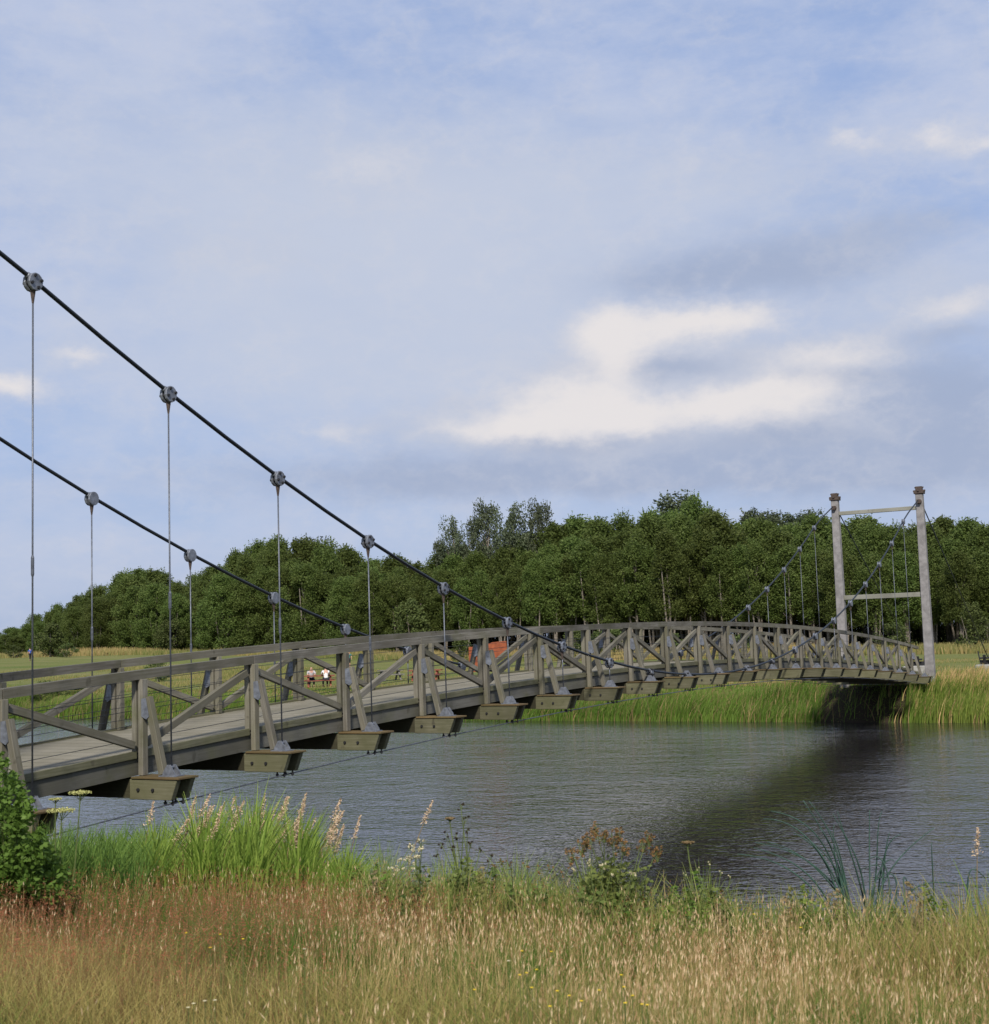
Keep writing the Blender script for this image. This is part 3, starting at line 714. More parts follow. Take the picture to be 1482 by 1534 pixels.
# reddish bent grass panicles
X_,Y_,v=near_pts(34000,Ymin=7.2,vmax=10.4); xx=px(X_,Y_); dens=.95*(1-sm(330,760,xx))*sm(7.8,9.2,Y_)+.35*(1-sm(700,1300,xx))*sm(8.5,9.6,Y_)+.03
k=rng.random(len(X_))<dens*np.clip(.3+1.1*field_noise(X_,Y_,1.2,4),0,1); X_,Y_=X_[k],Y_[k]; m_=len(X_)
P=np.stack([X_,Y_,zg(X_,Y_)-.03],1); h=rng.uniform(.36,.56,m_); lean=rng.uniform(.02,.3,m_); ld=rng.normal(0,1,m_)
q,tp=blades(P,h,np.full(m_,.0022),lean,ld,rng.normal(0,.4,m_)); c=lerpc((.19,.10,.055),(.25,.17,.08),rng.random(m_))
K=15; a_=rng.uniform(0,2*PI,(m_,K)); hh_=rng.uniform(0,1,(m_,K)); rr=(1-hh_)*.035*rng.uniform(.3,1,(m_,K))
pp=tp[:,None,:]+np.stack([np.cos(a_)*rr,np.sin(a_)*rr,(hh_-.65)*.13],2); pp=pp.reshape(-1,3)
q2=rand_quads(pp,.0052,1.9); c2=lerpc((.30,.095,.045),(.50,.21,.11),np.repeat(rng.random(m_),K))
make_stuff('red_grass','reddish brown bent grass on the left of the near meadow','grass',np.concatenate([q,q2]),np.concatenate([np.repeat(c,3,0),c2]))
# green bank edge vegetation
X_,Y_,v=near_pts(90000,Ymin=8,Ymax=24,vmax=15.5); k=(v>9.1)&(rng.random(len(X_))<.9); X_,Y_,v=X_[k],Y_[k],v[k]; m_=len(X_)
P=np.stack([X_,Y_,zg(X_,Y_)-.03],1); fn=field_noise(X_,Y_,1.1,2); h=(.32+.42*fn)*rng.uniform(.4,1.35,m_)
q,tp=blades(P,h,rng.uniform(.006,.013,m_),rng.uniform(.1,.6,m_),rng.uniform(-PI,PI,m_),rng.uniform(-1,1,m_))
c=lerpc((.11,.17,.03),(.34,.32,.10),np.clip(fn+rng.normal(0,.3,m_),0,1)); k=rng.random(m_)<.22; c[k]=np.array((.38,.28,.14))
make_stuff('bank_edge_grass','mixed green grass on the lip of the near river bank','grass',np.concatenate([q]),np.repeat(c,3,0))
def clump(name,label,cat,x0,x1,Y0,Y1,n,hm,wd,c0,c1,topfn=None,lean=(.1,.55),kind='stuff',seg=4):
    xs=rng.uniform(x0,x1,n); Yd=rng.uniform(Y0,Y1,n); X_=(xs-741)/FPX*Yd
    z=zg(X_,Yd); hs=hm*rng.uniform(.6,1.08,n)*(topfn(xs) if topfn else 1)
    P=np.stack([X_,Yd,z-.03],1)
    q,tp=blades(P,hs,rng.uniform(*wd,n),rng.uniform(*lean,n),rng.uniform(-PI,PI,n)*.8,rng.uniform(-.8,.8,n),2.2,seg)
    c=lerpc(c0,c1,rng.random(n)); o=quads_mesh(name,q,M['blade'],np.repeat(c,seg,0)); tag(o,label,cat,kind=kind); return o,tp
tf=lambda xs: np.interp(xs,[130,190,250,330,400,470,540],[.55,.7,.85,1.08,1.0,.8,.5])*(.85+.25*np.sin(xs*.09))
clump('reed_clump','bright green reed leaves crowded at the water edge on the left','reeds',120,545,13.2,16.5,8000,1.12,(.012,.024),(.13,.22,.03),(.29,.38,.075),tf)
clump('green_reed_tuft','bright green reed tuft at the right edge of the near bank','reeds',1430,1560,11.4,13.2,620,1.0,(.012,.022),(.12,.20,.03),(.20,.30,.06),kind=None)
clump('sedge_clump','bluish green sedge leaves right of the bright reeds','reeds',50,215,12.6,15,1700,.85,(.010,.02),(.07,.14,.03),(.18,.28,.06))

clump('green_sedge','green sedge and reed leaves fringing the water in the middle of the near bank','reeds',500,930,12.0,14.6,3300,.85,(.006,.012),(.11,.19,.035),(.30,.35,.10),lambda xs:.6+.35*np.sin(xs*.031)**2+.12*np.sin(xs*.17),lean=(.05,.8))
clump('water_edge_sedge','thin green sedge fringing the water at the right of the near bank','reeds',930,1530,11.2,13.4,3400,.72,(.005,.011),(.11,.18,.035),(.31,.34,.10),lambda xs:.6+.35*np.sin(xs*.025+1)**2+.15*np.sin(xs*.13),lean=(.05,.9))
# plume grass with tan heads rising over the bright reeds
def stalks(name,label,cat,spots,head,hm,hr,group=None):
    for (x,yt,Yd) in spots:
        b=at(x,Yd); z=float(zg(b.x,b.y)); tp=at(x,Yd,y=yt); b=Vector((b.x-random.uniform(.05,.4),b.y,z-.05))
        e=empty(name,tuple(b),label,cat,group)
        mid=b.lerp(tp,.55)+Vector((-random.uniform(.03,.12),0,.06)); e_=tp
        mb=MB(); mb.tube([b,mid,e_],[.0055,.0045,.003],5); mb.build('stem',M['deadstalk'],e)
        d=(e_-mid).normalized(); pts=np.array([tuple(e_-d*hm*k+Vector((random.gauss(0,hr),random.gauss(0,hr),0))*(.3+1.6*k)) for k in np.linspace(0,1,110)])
        o=quads_mesh('plume',rand_quads(pts-np.array(b),.010,3.0),M[head],parent=e)
sp=[(random.uniform(280,520),random.uniform(1186,1245),random.uniform(13.5,15.5)) for _ in range(46)]+[(230,1200,14),(515,1215,14),(540,1222,14.5),(505,1240,14),(1465,1240,12),(648,1200,14)]
stalks('plume_stalk','tan plume grass stalk rising above the bright green reeds','grass stalk',sp,'tanhead',.24,.011,'plume grass stalks over the water')

def leafy(pts,org,size,mat,parent,name,asp=1.6):
    return quads_mesh(name,rand_quads(np.array(pts)-np.array(org),size,asp),M[mat],parent=parent)
# shrub on the left
def ballpts(c,r,n,sq=(1,1,1)):
    d=rng.normal(size=(n,3)); d/=np.linalg.norm(d,axis=1)[:,None]; d*=(rng.random((n,1))**.45)*r
    return np.array(c)[None]+d*np.array(sq)[None]
b=at(12,12.2); z=float(zg(b.x,b.y)); sh=empty('bush',(b.x,b.y,z),'dense dark green leafy bush at the left edge of the near bank','bush')
mb=MB(); allp=[]
for i in range(105):
    xx=random.uniform(-95,92); Yd=random.uniform(11.6,13.0)
    topy=np.interp(xx,[-95,0,25,50,75,95],[1125,1150,1180,1232,1275,1305]); yy=random.uniform(topy+22,1352)
    c=at(xx,Yd,y=yy); r_=random.uniform(.09,.17); allp.append(ballpts(tuple(c),r_,120))
    mb.tube([Vector((b.x+(c.x-b.x)*.2,b.y,z)),Vector((b.x,b.y,z)).lerp(c,.6)+Vector((0,0,.1)),c],[.014,.009,.004],5)
for i in range(26):
    xx=random.uniform(-60,85); Yd=random.uniform(11.6,13.0); topy=np.interp(xx,[-95,0,25,50,75,95],[1125,1150,1180,1232,1275,1305])
    c=at(xx,Yd,y=topy+random.uniform(-14,14)); allp.append(ballpts(tuple(c),.06,40,(1,1,1.6)))
mb.build('branch',M['stem'],sh)
allp=np.concatenate(allp); leafy(allp,(b.x,b.y,z),.034,'shrub',sh,'foliage',1.5)
# hogweed
def umbel(x,yt,Yd,r,label,mat='umbel',flat=.35,n=420,xb=None):
    tp=at(x,Yd,y=yt); b=at(xb if xb is not None else x-8,Yd); z=float(zg(b.x,b.y)); b.z=z-.03
    e=empty('hogweed',tuple(b),label,'wild plant','umbelliferous plants')
    st=tp-Vector((0,0,r*.7)); mb=MB(); mb.tube([b,b.lerp(st,.5)+Vector((.02,0,0)),st],[.009,.007,.005],6)
    for k in range(14):
        a=k*2.4; q=tp+Vector((math.cos(a)*r*.8*math.sqrt((k+.5)/14),math.sin(a)*r*.8*math.sqrt((k+.5)/14),0)); mb.tube([st,q],.002,4)
    mb.build('stem',M['stem'],e)
    pts=[]
    for k in range(14):
        a=k*2.4; rr=r*.8*math.sqrt((k+.5)/14); pts.append(ballpts((tp.x+math.cos(a)*rr,tp.y+math.sin(a)*rr,tp.z),r*.24,n//14,(1,1,.55)))
    leafy(np.concatenate(pts),tuple(b),.012,mat,e,'flower_head',1.2)
umbel(120,1187,12.0,.105,'yellow green flat umbel on a tall stem in front of the nearest crossbeam',xb=96)
umbel(92,1214,12.2,.13,'broad yellow green umbel just above the left bush',xb=80)
umbel(83,1197,12.6,.06,'small pale umbel between the two broad ones above the left bush',xb=76)
umbel(674,1226,13,.05,'flat brown umbel standing over the water left of the middle','deadstalk',xb=682)
umbel(1030,1262,12.2,.06,'dry pale umbel on a thick stalk before the dark water','deadstalk',xb=1024)
# flowering plants on the lip
def herb(name,label,x,Yd,tops,leafr,leafn,lm,fm,fsize,fr,fn_,baseY=None):
    b=at(x,Yd); z=float(zg(b.x,b.y)); b=Vector((b.x,b.y,z)); e=empty(name,tuple(b),label,'wild plant')
    mb=MB(); fl=[]; lv=[]
    for (tx,ty) in tops:
        tp=at(tx,Yd+random.uniform(-.3,.3),y=ty); s0=b+Vector((random.uniform(-.1,.1),random.uniform(-.1,.1),-.03)); mid=s0.lerp(tp,.5)+Vector((0,0,.05))
        mb.tube([s0,mid,tp],[.006,.005,.003],5)
        for k in range(fn_//14):
            c=tp+Vector((random.gauss(0,fr*.6),random.gauss(0,fr*.6),random.uniform(-fr*2.4,fr*.5))); mb.tube([tp-Vector((0,0,fr*2.4)),c],.0018,3); fl.append(ballpts(tuple(c),fr*.36,14))
        for k in range(leafn):
            q=s0.lerp(tp,random.uniform(.1,.72)); lv.append(ballpts(tuple(q),leafr,7,(1,1,.5)))
    mb.build('stem',M['stem'],e)
    leafy(np.concatenate(lv),tuple(b),.032,'herb',e,'leaves',1.7)
    leafy(np.concatenate(fl),tuple(b),fsize,fm,e,'flower_head',1.3)
herb('meadowsweet','large leafy plant with brown seed sprays before the dark water',905,11.6,[(870,1262),(880,1250),(893,1238),(905,1243),(916,1248),(935,1262),(962,1258),(972,1250),(985,1272),(855,1275),(925,1240)],.13,14,'shrub','brownflower',.012,.045,200)
herb('meadowsweet','pale flowered shoots on the leafy plant bank left of its brown sprays',890,11.3,[(860,1300),(882,1290),(905,1292),(930,1300),(948,1306),(915,1310)],.1,10,'shrub','cream',.012,.022,60)
herb('meadowsweet','cream flowered plant on the lip of the bank left of the middle',615,12.2,[(618,1262),(628,1272),(612,1280),(600,1290),(590,1298),(622,1285),(632,1260)],.1,8,'shrub','cream',.012,.036,110)
herb('thistle','brownish stalks with dark seed heads over the water near the middle',688,12.2,[(660,1262),(670,1248),(683,1250),(690,1205),(696,1225),(705,1262),(655,1275),(720,1268),(735,1282),(678,1270),(700,1240)],.07,5,'shrub','seed',.014,.022,42)
herb('sorrel','low brownish plant with rusty seed spikes right of the dark-headed stalks',770,11.8,[(750,1285),(765,1292),(790,1288),(805,1298),(825,1292),(740,1298),(845,1302)],.09,8,'shrub','brownflower',.010,.026,50)
herb('green_herb','low light green herb cushion right of the leafy plant',1050,11.5,[(1025,1308),(1045,1300),(1062,1290),(1080,1306),(1095,1312)],.1,12,'shrub','cream',.009,.012,28)
# rush tuft (bent, blue green)
b=at(1290,12.2); z=float(zg(b.x,b.y)); e=empty('rush_tuft',(b.x,b.y,z),'blue green rush tuft with long bent stems at the right water edge','wild plant')
rs=[((1268,1340),(1250,1260),(1215,1225),(1155,1215)),((1272,1340),(1262,1270),(1240,1235),(1212,1200)),((1262,1340),(1248,1290),(1220,1262),(1190,1248)),((1255,1345),(1225,1300),(1180,1285),(1130,1270)),((1303,1345),(1302,1290),(1303,1240),(1303,1214)),((1300,1345),(1285,1290),(1262,1250),(1255,1215)),((1310,1345),(1318,1280),(1330,1255),(1350,1250)),((1285,1345),(1240,1305),(1195,1270),(1150,1262)),((1330,1345),(1340,1300),(1320,1268),(1300,1290)),((1335,1345),(1350,1310),(1345,1296),(1310,1320)),((1345,1350),(1352,1320),(1380,1312),(1470,1330)),((1360,1350),(1352,1300),(1347,1296),(1372,1345)),((1275,1345),(1255,1300),(1245,1270),(1250,1235)),((1278,1345),(1262,1295),(1258,1260),(1240,1240)),((1265,1345),(1258,1300),(1250,1265),(1228,1240)),((1300,1345),(1320,1300),(1360,1270),(1400,1240)),((1450,1345),(1445,1300),(1452,1285),(1478,1318)),((1400,1345),(1398,1310),(1396,1280),(1396,1262)),((1295,1345),(1310,1300),(1330,1280),(1340,1290))]
rs+=[tuple((p[0]+random.uniform(-26,22),p[1]+random.uniform(-4,14)) if i else (p[0]+random.uniform(-14,14),p[1]) for i,p in enumerate(r0)) for r0 in rs[:9]]
mb=MB()
for r0 in rs:
    cp=[at(x_,12.2+random.uniform(-.0,.5) if i==0 else 12.4,y=y_) for i,(x_,y_) in enumerate(r0)]; cp[0].z-=.25
    pts=[]
    for k in range(13):
        t=k/12; i=(1-t)**3; pts.append(cp[0]*i+cp[1]*(3*t*(1-t)**2)+cp[2]*(3*t*t*(1-t))+cp[3]*t**3)
    mb.tube(pts,[.0085*(1-.75*k/12)+.001 for k in range(13)],5)
mb.build('stems',M['rush'],e,smooth=True)
# mixed weeds filling the lip of the bank
nt_=650; xs=rng.uniform(520,1530,nt_); Yd=rng.uniform(10.8,13.2,nt_)+.9*(xs<900); X_=(xs-741)/FPX*Yd; zz_=zg(X_,Yd)
qs=[];cs_=[]
for i in range(nt_):
    hgt=rng.uniform(.18,.55)*(.6+.6*math.sin(xs[i]*.02)**2); m_=int(30+70*hgt*2); tt_=rng.random(m_)
    r_=.03+.10*(1-tt_); a_=rng.uniform(0,2*PI,m_)
    p_=np.stack([X_[i]+np.cos(a_)*r_*rng.random(m_)+.08*tt_*rng.normal(),Yd[i]+np.sin(a_)*r_*rng.random(m_),zz_[i]+hgt*tt_],1)
    qs.append(rand_quads(p_,rng.uniform(.012,.028,m_),2.0)); base=np.array([(.12,.20,.035),(.19,.25,.05),(.26,.25,.09),(.09,.15,.04),(.30,.24,.12)][rng.integers(0,5)])
    cs_.append(base[None]*rng.uniform(.75,1.25,(m_,1)))
make_stuff('bank_weeds','mixed low green weeds along the lip of the near bank','weeds',np.concatenate(qs),np.concatenate(cs_))
# small meadow flowers
def flowers(label,spots,mat,r):
    for (x,y_) in spots:
        Yd=2.05/max(.05,(y_-(967-.0318*(x-741)))/FPX)*.86; tp=at(x,Yd,y=y_); z=float(zg(tp.x,tp.y)); e=empty('flower',(tp.x,tp.y,z),label,'flower',label)
        mb=MB(); mb.tube([Vector((tp.x,tp.y,z)),tp],[.0025,.0018],4); mb.build('stem',M['stem'],e)
        mb=MB()
        for k in range(7):
            a=k*2*PI/7; d=Vector((math.cos(a),math.sin(a)*.9,.35)).normalized(); s=Vector((-math.sin(a),math.cos(a),0))
            mb.poly([tp,tp+d*r*.6+s*r*.3,tp+d*r,tp+d*r*.6-s*r*.3],Vector((0,0,-.0015)))
        mb.build('petals',M[mat],e)
random.seed(5)
flowers('small yellow flower among the grasses of the near meadow',[(711,1483),(779,1461),(789,1458),(797,1480),(835,1485),(824,1508),(853,1492),(871,1500),(826,1426),(931,1461),(935,1479),(948,1492),(937,1503),(962,1505),(970,1506),(898,1484),(315,1420),(364,1407),(279,1398),(330,1400),(782,1425),(804,1453),(1200,1390),(1130,1370)],'yellow',.010)
flowers('small white flower low in the near meadow',[(282,1510),(290,1504),(307,1500),(322,1499),(456,1422),(762,1440)],'cream',.011)

# ================================================================== PEOPLE AND THINGS IN THE FIELD
def skinned(name,J,E,mat,parent,sub=2):
    keys=list(J); me=bpy.data.meshes.new(name); me.from_pydata([J[k][0] for k in keys],[(keys.index(a),keys.index(b)) for a,b in E],[])
    o=bpy.data.objects.new(name,me); C.objects.link(o); o.parent=parent; me.materials.append(mat)
    bm=bmesh.new(); bm.from_mesh(me); sl=bm.verts.layers.skin.verify(); bm.verts.ensure_lookup_table()
    for i,k in enumerate(keys):
        r=J[k][1]; bm.verts[i][sl].radius=(r,r) if not isinstance(r,tuple) else r
    bm.verts[0][sl].use_root=True; bm.to_mesh(me); bm.free()
    sk=o.modifiers.new('skin','SKIN'); sk.use_smooth_shade=True
    s=o.modifiers.new('sub','SUBSURF'); s.levels=sub; s.render_levels=sub
    return o
def person(loc,rz,label,pose,shirt,trousers,hair,sc=1.0,group=None,longsleeve=False):
    e=empty('person',loc,label,'person',group,rz=rz,local=True); e.scale=(sc,)*3
    if pose=='sit':
        pel=(0,0,.50); sp_=(0,.02,.72); ch=(0,.06,.93); nk=(0,.09,1.06); hd=(0,.12,1.16); ht=(0,.12,1.26)
        sh=lambda s:(s*.19,.06,.98); el=lambda s:(s*.25,.22,.76); wr=lambda s:(s*.16,.42,.80)
        hp=lambda s:(s*.10,.05,.50); kn=lambda s:(s*.13,.44,.50); an=lambda s:(s*.13,.42,.09); fo=(0,.15,-.05)
    else:
        pel=(0,0,.96); sp_=(0,0,1.15); ch=(0,.0,1.36); nk=(0,.01,1.50); hd=(0,.03,1.60); ht=(0,.03,1.70)
        sh=lambda s:(s*.19,0,1.42); el=lambda s:(s*.26,-.02 if s>0 else .1,1.16); wr=lambda s:(s*.25,.12 if s<0 else .06,.93)
        hp=lambda s:(s*.10,0,.92); kn=lambda s:(s*.11,.06*s,.50); an=lambda s:(s*.11,.10*s-.02,.09); fo=(0,.15,-.05)
    J={'pel':(pel,(.15,.11)),'sp':(sp_,(.13,.10)),'ch':(ch,(.16,.11)),'nk':(nk,.055),'hd':(hd,.078),'ht':(ht,.082),'ns':((hd[0],hd[1]+.105,hd[2]+.02),.014)}
    E=[('pel','sp'),('sp','ch'),('ch','nk'),('nk','hd'),('hd','ht'),('hd','ns')]
    add=lambda a,b:tuple(a[i]+b[i] for i in range(3))
    for s,n_ in ((1,'r'),(-1,'l')):
        h=add(wr(s),(0,.07,-.03) if pose!='sit' else (0,.08,0))
        J.update({n_+'sh':(sh(s),.06),n_+'el':(el(s),.043),n_+'wr':(wr(s),.028),n_+'hn':(h,.032),n_+'hp':(hp(s),.088),n_+'kn':(kn(s),.06),n_+'an':(an(s),.042),n_+'to':(add(an(s),fo),.035)})
        E+=[('ch',n_+'sh'),(n_+'sh',n_+'el'),(n_+'el',n_+'wr'),(n_+'wr',n_+'hn'),('pel',n_+'hp'),(n_+'hp',n_+'kn'),(n_+'kn',n_+'an'),(n_+'an',n_+'to')]
        for k,(fx,L) in enumerate(((-.024,.07),(-.008,.082),(.008,.076),(.022,.06))):
            J[n_+'f%d'%k]=(add(h,(fx,L*.8,-L*.35)),.0085); E.append((n_+'hn',n_+'f%d'%k))
        J[n_+'th']=(add(wr(s),(-s*.045,.07,-.01)),.0095); E.append((n_+'hn',n_+'th'))
    skinned('body',J,E,M['skin'],e)
    g=1.2
    S={'sp':(sp_,(.15,.125)),'ch':(ch,(.175,.13)),'pl':(add(pel,(0,0,.04)),(.16,.135))}; Es=[('sp','ch'),('sp','pl')]
    for s,n_ in ((1,'r'),(-1,'l')):
        S[n_+'sh']=(sh(s),.078); S[n_+'el']=(add(el(s),(0,0,.06)),.06); Es+=[('ch',n_+'sh'),(n_+'sh',n_+'el')]
    skinned('shirt',S,Es,M[shirt],e,1)
    T={'pel':(add(pel,(0,0,.0)),(.165,.13))}; Et=[]
    for s,n_ in ((1,'r'),(-1,'l')):
        T[n_+'hp']=(hp(s),.105); T[n_+'kn']=(kn(s),.075); T[n_+'an']=(add(an(s),(0,0,.06)) if trousers!='shorts' else add(kn(s),(0,0,-.02)),.058)
        Et+=[('pel',n_+'hp'),(n_+'hp',n_+'kn'),(n_+'kn',n_+'an')]
    skinned('trousers',T,Et,M['c_dark' if trousers=='shorts' else trousers],e,1)
    for s in (1,-1):
        mb=MB(); a=an(s); mb.blob((a[0],a[1]+.06,a[2]-.04),.06,8,5,(.8,2.1,.75)); mb.build('shoe',M['c_dark'],e,org=(0,0,0))
    if hair:
        mb=MB(); mb.blob((ht[0],ht[1]-.02,ht[2]+.0),.118,10,6,(.86,1.0,.8)); mb.build('hair',M[hair],e,org=(0,0,0),smooth=True)
    mb=MB()
    for s in (1,-1): mb.blob((hd[0]+s*.032,hd[1]+.082,hd[2]+.045),.011,6,4)
    mb.build('eyes',M['c_dark'],e,org=(0,0,0))
    return e
def picnic(x,Yd,rz,label,mat,L=2.0):
    p=at(x,Yd); z=float(zg(p.x,p.y)); e=empty('picnic_table',(p.x,p.y,z),label,'picnic table','picnic tables',rz=rz,local=True)
    O=(0,0,0); mb=MB()
    for k in range(5): mb.beam((-L/2,-.32+k*.16,.735),(L/2,-.32+k*.16,.735),.14,.075)
    mb.build('tabletop',M[mat],e,org=O)
    for s in (1,-1):
        mb=MB()
        for k in range(2): mb.beam((-L/2,s*(.62+k*.15),.44),(L/2,s*(.62+k*.15),.44),.135,.07)
        mb.build('bench',M[mat],e,org=O)
    for s in (1,-1):
        mb=MB(); X=s*L*.36
        mb.beam((X,-.72,0),(X,-.16,.69),.08,.12,up=Vector((1,0,0))); mb.beam((X,.72,0),(X,.16,.69),.08,.12,up=Vector((1,0,0)))
        mb.beam((X+.055,-.78,.40),(X+.055,.78,.40),.05,.10); mb.beam((X+.055,-.36,.69),(X+.055,.36,.69),.05,.08)
        mb.build('leg_frame',M[mat],e,org=O)
    return e,p,z
e,p,z=picnic(478,90,R(8),'red brown picnic table with two people seated at it','redwood')
c8,s8=math.cos(R(8)),math.sin(R(8))
def tl(lx,ly): return (p.x+lx*c8-ly*s8,p.y+lx*s8+ly*c8,z-.0)
person(tl(-.52,.72),PI+R(12),'seated bald person in a light grey shirt at the far side of the picnic table','sit','c_grey','c_dark',None,1.04)
person(tl(.42,-.72),R(14),'seated person in a white shirt on the near bench of the picnic table','sit','c_white','c_dark','hair_grey',1.04)
picnic(637,96,R(-6),'empty red brown picnic table seen under the handrail, right of the occupied one','redwood',2.3)
picnic(584,100,R(20),'empty grey picnic table between the two red brown ones','grey_table',1.7)
p=at(523,150); person((p.x,p.y,float(zg(p.x,p.y))),R(200),'person standing in the field in a lime and teal top and shorts','stand','c_teal','shorts','hair',1.0)
p=at(45,185); print('BLUE',at(45,185,y=973).z,float(zg(p.x,p.y))); person((p.x,p.y,float(zg(p.x,p.y))),R(60),'person in a bright blue jacket far off at the left edge of the field','stand','c_blue','c_dark','hair',1.0)
p=at(850,112); person((p.x,p.y,float(zg(p.x,p.y))),R(150),'seated person in an orange red shirt seen through the railing right of the orange panels','sit','orange','c_dark','hair',1.0)
# stool under that person
mb=MB(); zz=float(zg(p.x,p.y)); mb.beam((p.x-.5,p.y-.0,zz+.38),(p.x+.5,p.y-.0,zz+.38),.35,.05)
for sx_ in (-.4,.4): mb.beam((p.x+sx_,p.y,zz),(p.x+sx_,p.y,zz+.354),.3,.06,up=Vector((0,1,0)))
bn=mb.build('bench',M['grey_table'],None,org=(p.x,p.y,zz)); tag(bn,'low wooden bench under the person in the orange red shirt','bench')
# bicycle
p=at(532,93); z=float(zg(p.x,p.y)); e=empty('bicycle',(p.x,p.y,z),'dark bicycle standing in the field right of the occupied picnic table','bicycle',rz=R(35),local=True); O=(0,0,0)
for s in (-.52,.52):
    mb=MB(); mb.tube([(s+.33*math.cos(a),0,.34+.33*math.sin(a)) for a in np.linspace(0,2*PI,25)],.022,6,False)
    for k in range(8): mb.tube([(s,0,.34),(s+.32*math.cos(k*PI/4),0,.34+.32*math.sin(k*PI/4))],.003,3)
    mb.build('wheel',M['black'],e,org=O)
mb=MB(); BBk=(-.08,0,.32)
for a,b_ in (((-.52,0,.34),BBk),((-.52,0,.34),(-.2,0,.78)),(BBk,(-.22,0,.88)),((-.2,0,.78),(.36,0,.82)),(BBk,(.38,0,.72)),((.35,0,.95),(.52,0,.34))): mb.tube([a,b_],.017,6)
mb.build('frame',M['c_dark'],e,org=O)
mb=MB(); mb.blob((-.23,0,.92),.1,8,5,(1.3,.7,.35)); mb.build('saddle',M['black'],e,org=O)
mb=MB(); mb.tube([(.28,-.28,1.0),(.35,-.1,1.02),(.35,.1,1.02),(.28,.28,1.0)],.014,6); mb.build('handlebar',M['steel'],e,org=O)
mb=MB(); mb.blob((-.5,.0,.78),.14,8,6,(1.2,1.0,.8)); bg=mb.build('pannier_bag',M['c_white'],e,org=O)
# thin post
p=at(611,84); z=float(zg(p.x,p.y)); e=empty('marker_post',(p.x,p.y,z),'thin rusty post with a short slanted arm standing in the far field','post',local=True)
mb=MB(); mb.tube([(0,0,-.2),(0,0,1.95)],.028,6); mb.build('pole',M['rust'],e,org=O)
mb=MB(); mb.beam((-.02,0,1.93),(.45,0,2.1),.06,.06); mb.build('arm',M['rust'],e,org=O)
# orange steel panels
p=at(731,92); z=float(zg(p.x,p.y)); e=empty('steel_panel_sculpture',(p.x,p.y,z),'orange rusted steel panels on a black foot in the far field behind the railing','sculpture',local=True)
k_=92/FPX
def sp_(x,y_): return Vector(((x-731)*k_,0,at(731,92,y=y_).z-z))
mb=MB(); mb.poly([sp_(702.5,1006),sp_(716,1006),sp_(716.5,968),sp_(703,968.5)],Vector((0,.35,0))); mb.build('narrow_panel',M['orange'],e,org=O,bevel=.01)
mb=MB(); mb.poly([sp_(722,1004),sp_(738,1000),sp_(760.5,983),sp_(759.5,961),sp_(738,962.5),sp_(729,966)],Vector((0,.35,0))); mb.build('wide_panel',M['orange'],e,org=O,bevel=.01)
mb=MB(); mb.poly([sp_(737,1003),sp_(741,1004),sp_(762,988),sp_(761,985.2),sp_(738.5,1001)],Vector((0,.5,0))); mb.beam(sp_(700,1012),sp_(765,1012),.9,.12); 
for xx_ in (708,732,748): mb.beam(sp_(xx_,1014)+Vector((0,.2,0)),sp_(xx_,1001)+Vector((0,.2,0)),.08,.08,up=Vector((0,1,0)))
mb.build('foot',M['black'],e,org=O)

# ================================================================== SKY AND LIGHT
w=bpy.data.worlds.new('World'); scene.world=w; w.use_nodes=True; n=w.node_tree; bg=n.nodes['Background']
SUNEL=R(41); sh_=Vector((-.04,-1,0)).normalized()
sunaz=math.atan2(sh_.x,sh_.y)
sky=n.nodes.new('ShaderNodeTexSky'); sky.sky_type='NISHITA'; sky.sun_disc=False; sky.sun_elevation=SUNEL; sky.sun_rotation=sunaz; sky.dust_density=1.5
STR=.1
tc=n.nodes.new('ShaderNodeTexCoord').outputs['Generated']
sep=n.nodes.new('ShaderNodeSeparateXYZ'); n.links.new(tc,sep.inputs[0])
az=mth(n,'ARCTAN2',sep.outputs[0],sep.outputs[1]); el=mth(n,'ARCSINE',sep.outputs[2])
def wn(scale,detail=5,rough=.55,stretch=1.0,off=0.):
    cx=n.nodes.new('ShaderNodeCombineXYZ'); n.links.new(mth(n,'ADD',az,off),cx.inputs[0]); n.links.new(mth(n,'MULTIPLY',el,stretch),cx.inputs[1])
    cx.inputs[2].default_value=off
    t=n.nodes.new('ShaderNodeTexNoise'); t.inputs['Scale'].default_value=scale; t.inputs['Detail'].default_value=detail; t.inputs['Roughness'].default_value=rough
    n.links.new(cx.outputs[0],t.inputs['Vector']); return t.outputs['Fac']
def ae(x,y):
    v=ray(x,y); return math.atan2(v[0],v[1]),math.asin(v[2])
wa=mth(n,'MULTIPLY',mth(n,'SUBTRACT',wn(12,7,.62,1.6,3.1),.5),.05); wb=mth(n,'MULTIPLY',mth(n,'SUBTRACT',wn(14,7,.62,1.6,7.7),.5),.035)
azw=mth(n,'ADD',az,wa); elw=mth(n,'ADD',el,wb)
def blob(x,y,sx,sy,amp,sharp=1):
    a,e_=ae(x,y)
    p=mth(n,'POWER',mth(n,'ABSOLUTE',mth(n,'MULTIPLY',mth(n,'SUBTRACT',azw,a),FPX/sx)),2.0)
    q=mth(n,'POWER',mth(n,'ABSOLUTE',mth(n,'MULTIPLY',mth(n,'SUBTRACT',elw,e_),FPX/sy)),2.0)
    return mth(n,'MULTIPLY',mth(n,'EXPONENT',mth(n,'MULTIPLY',mth(n,'ADD',p,q),-1.0)),amp)
def total(bl):
    o=None
    for b_ in bl:
        q=blob(*b_); o=q if o is None else mth(n,'ADD',o,q)
    return o
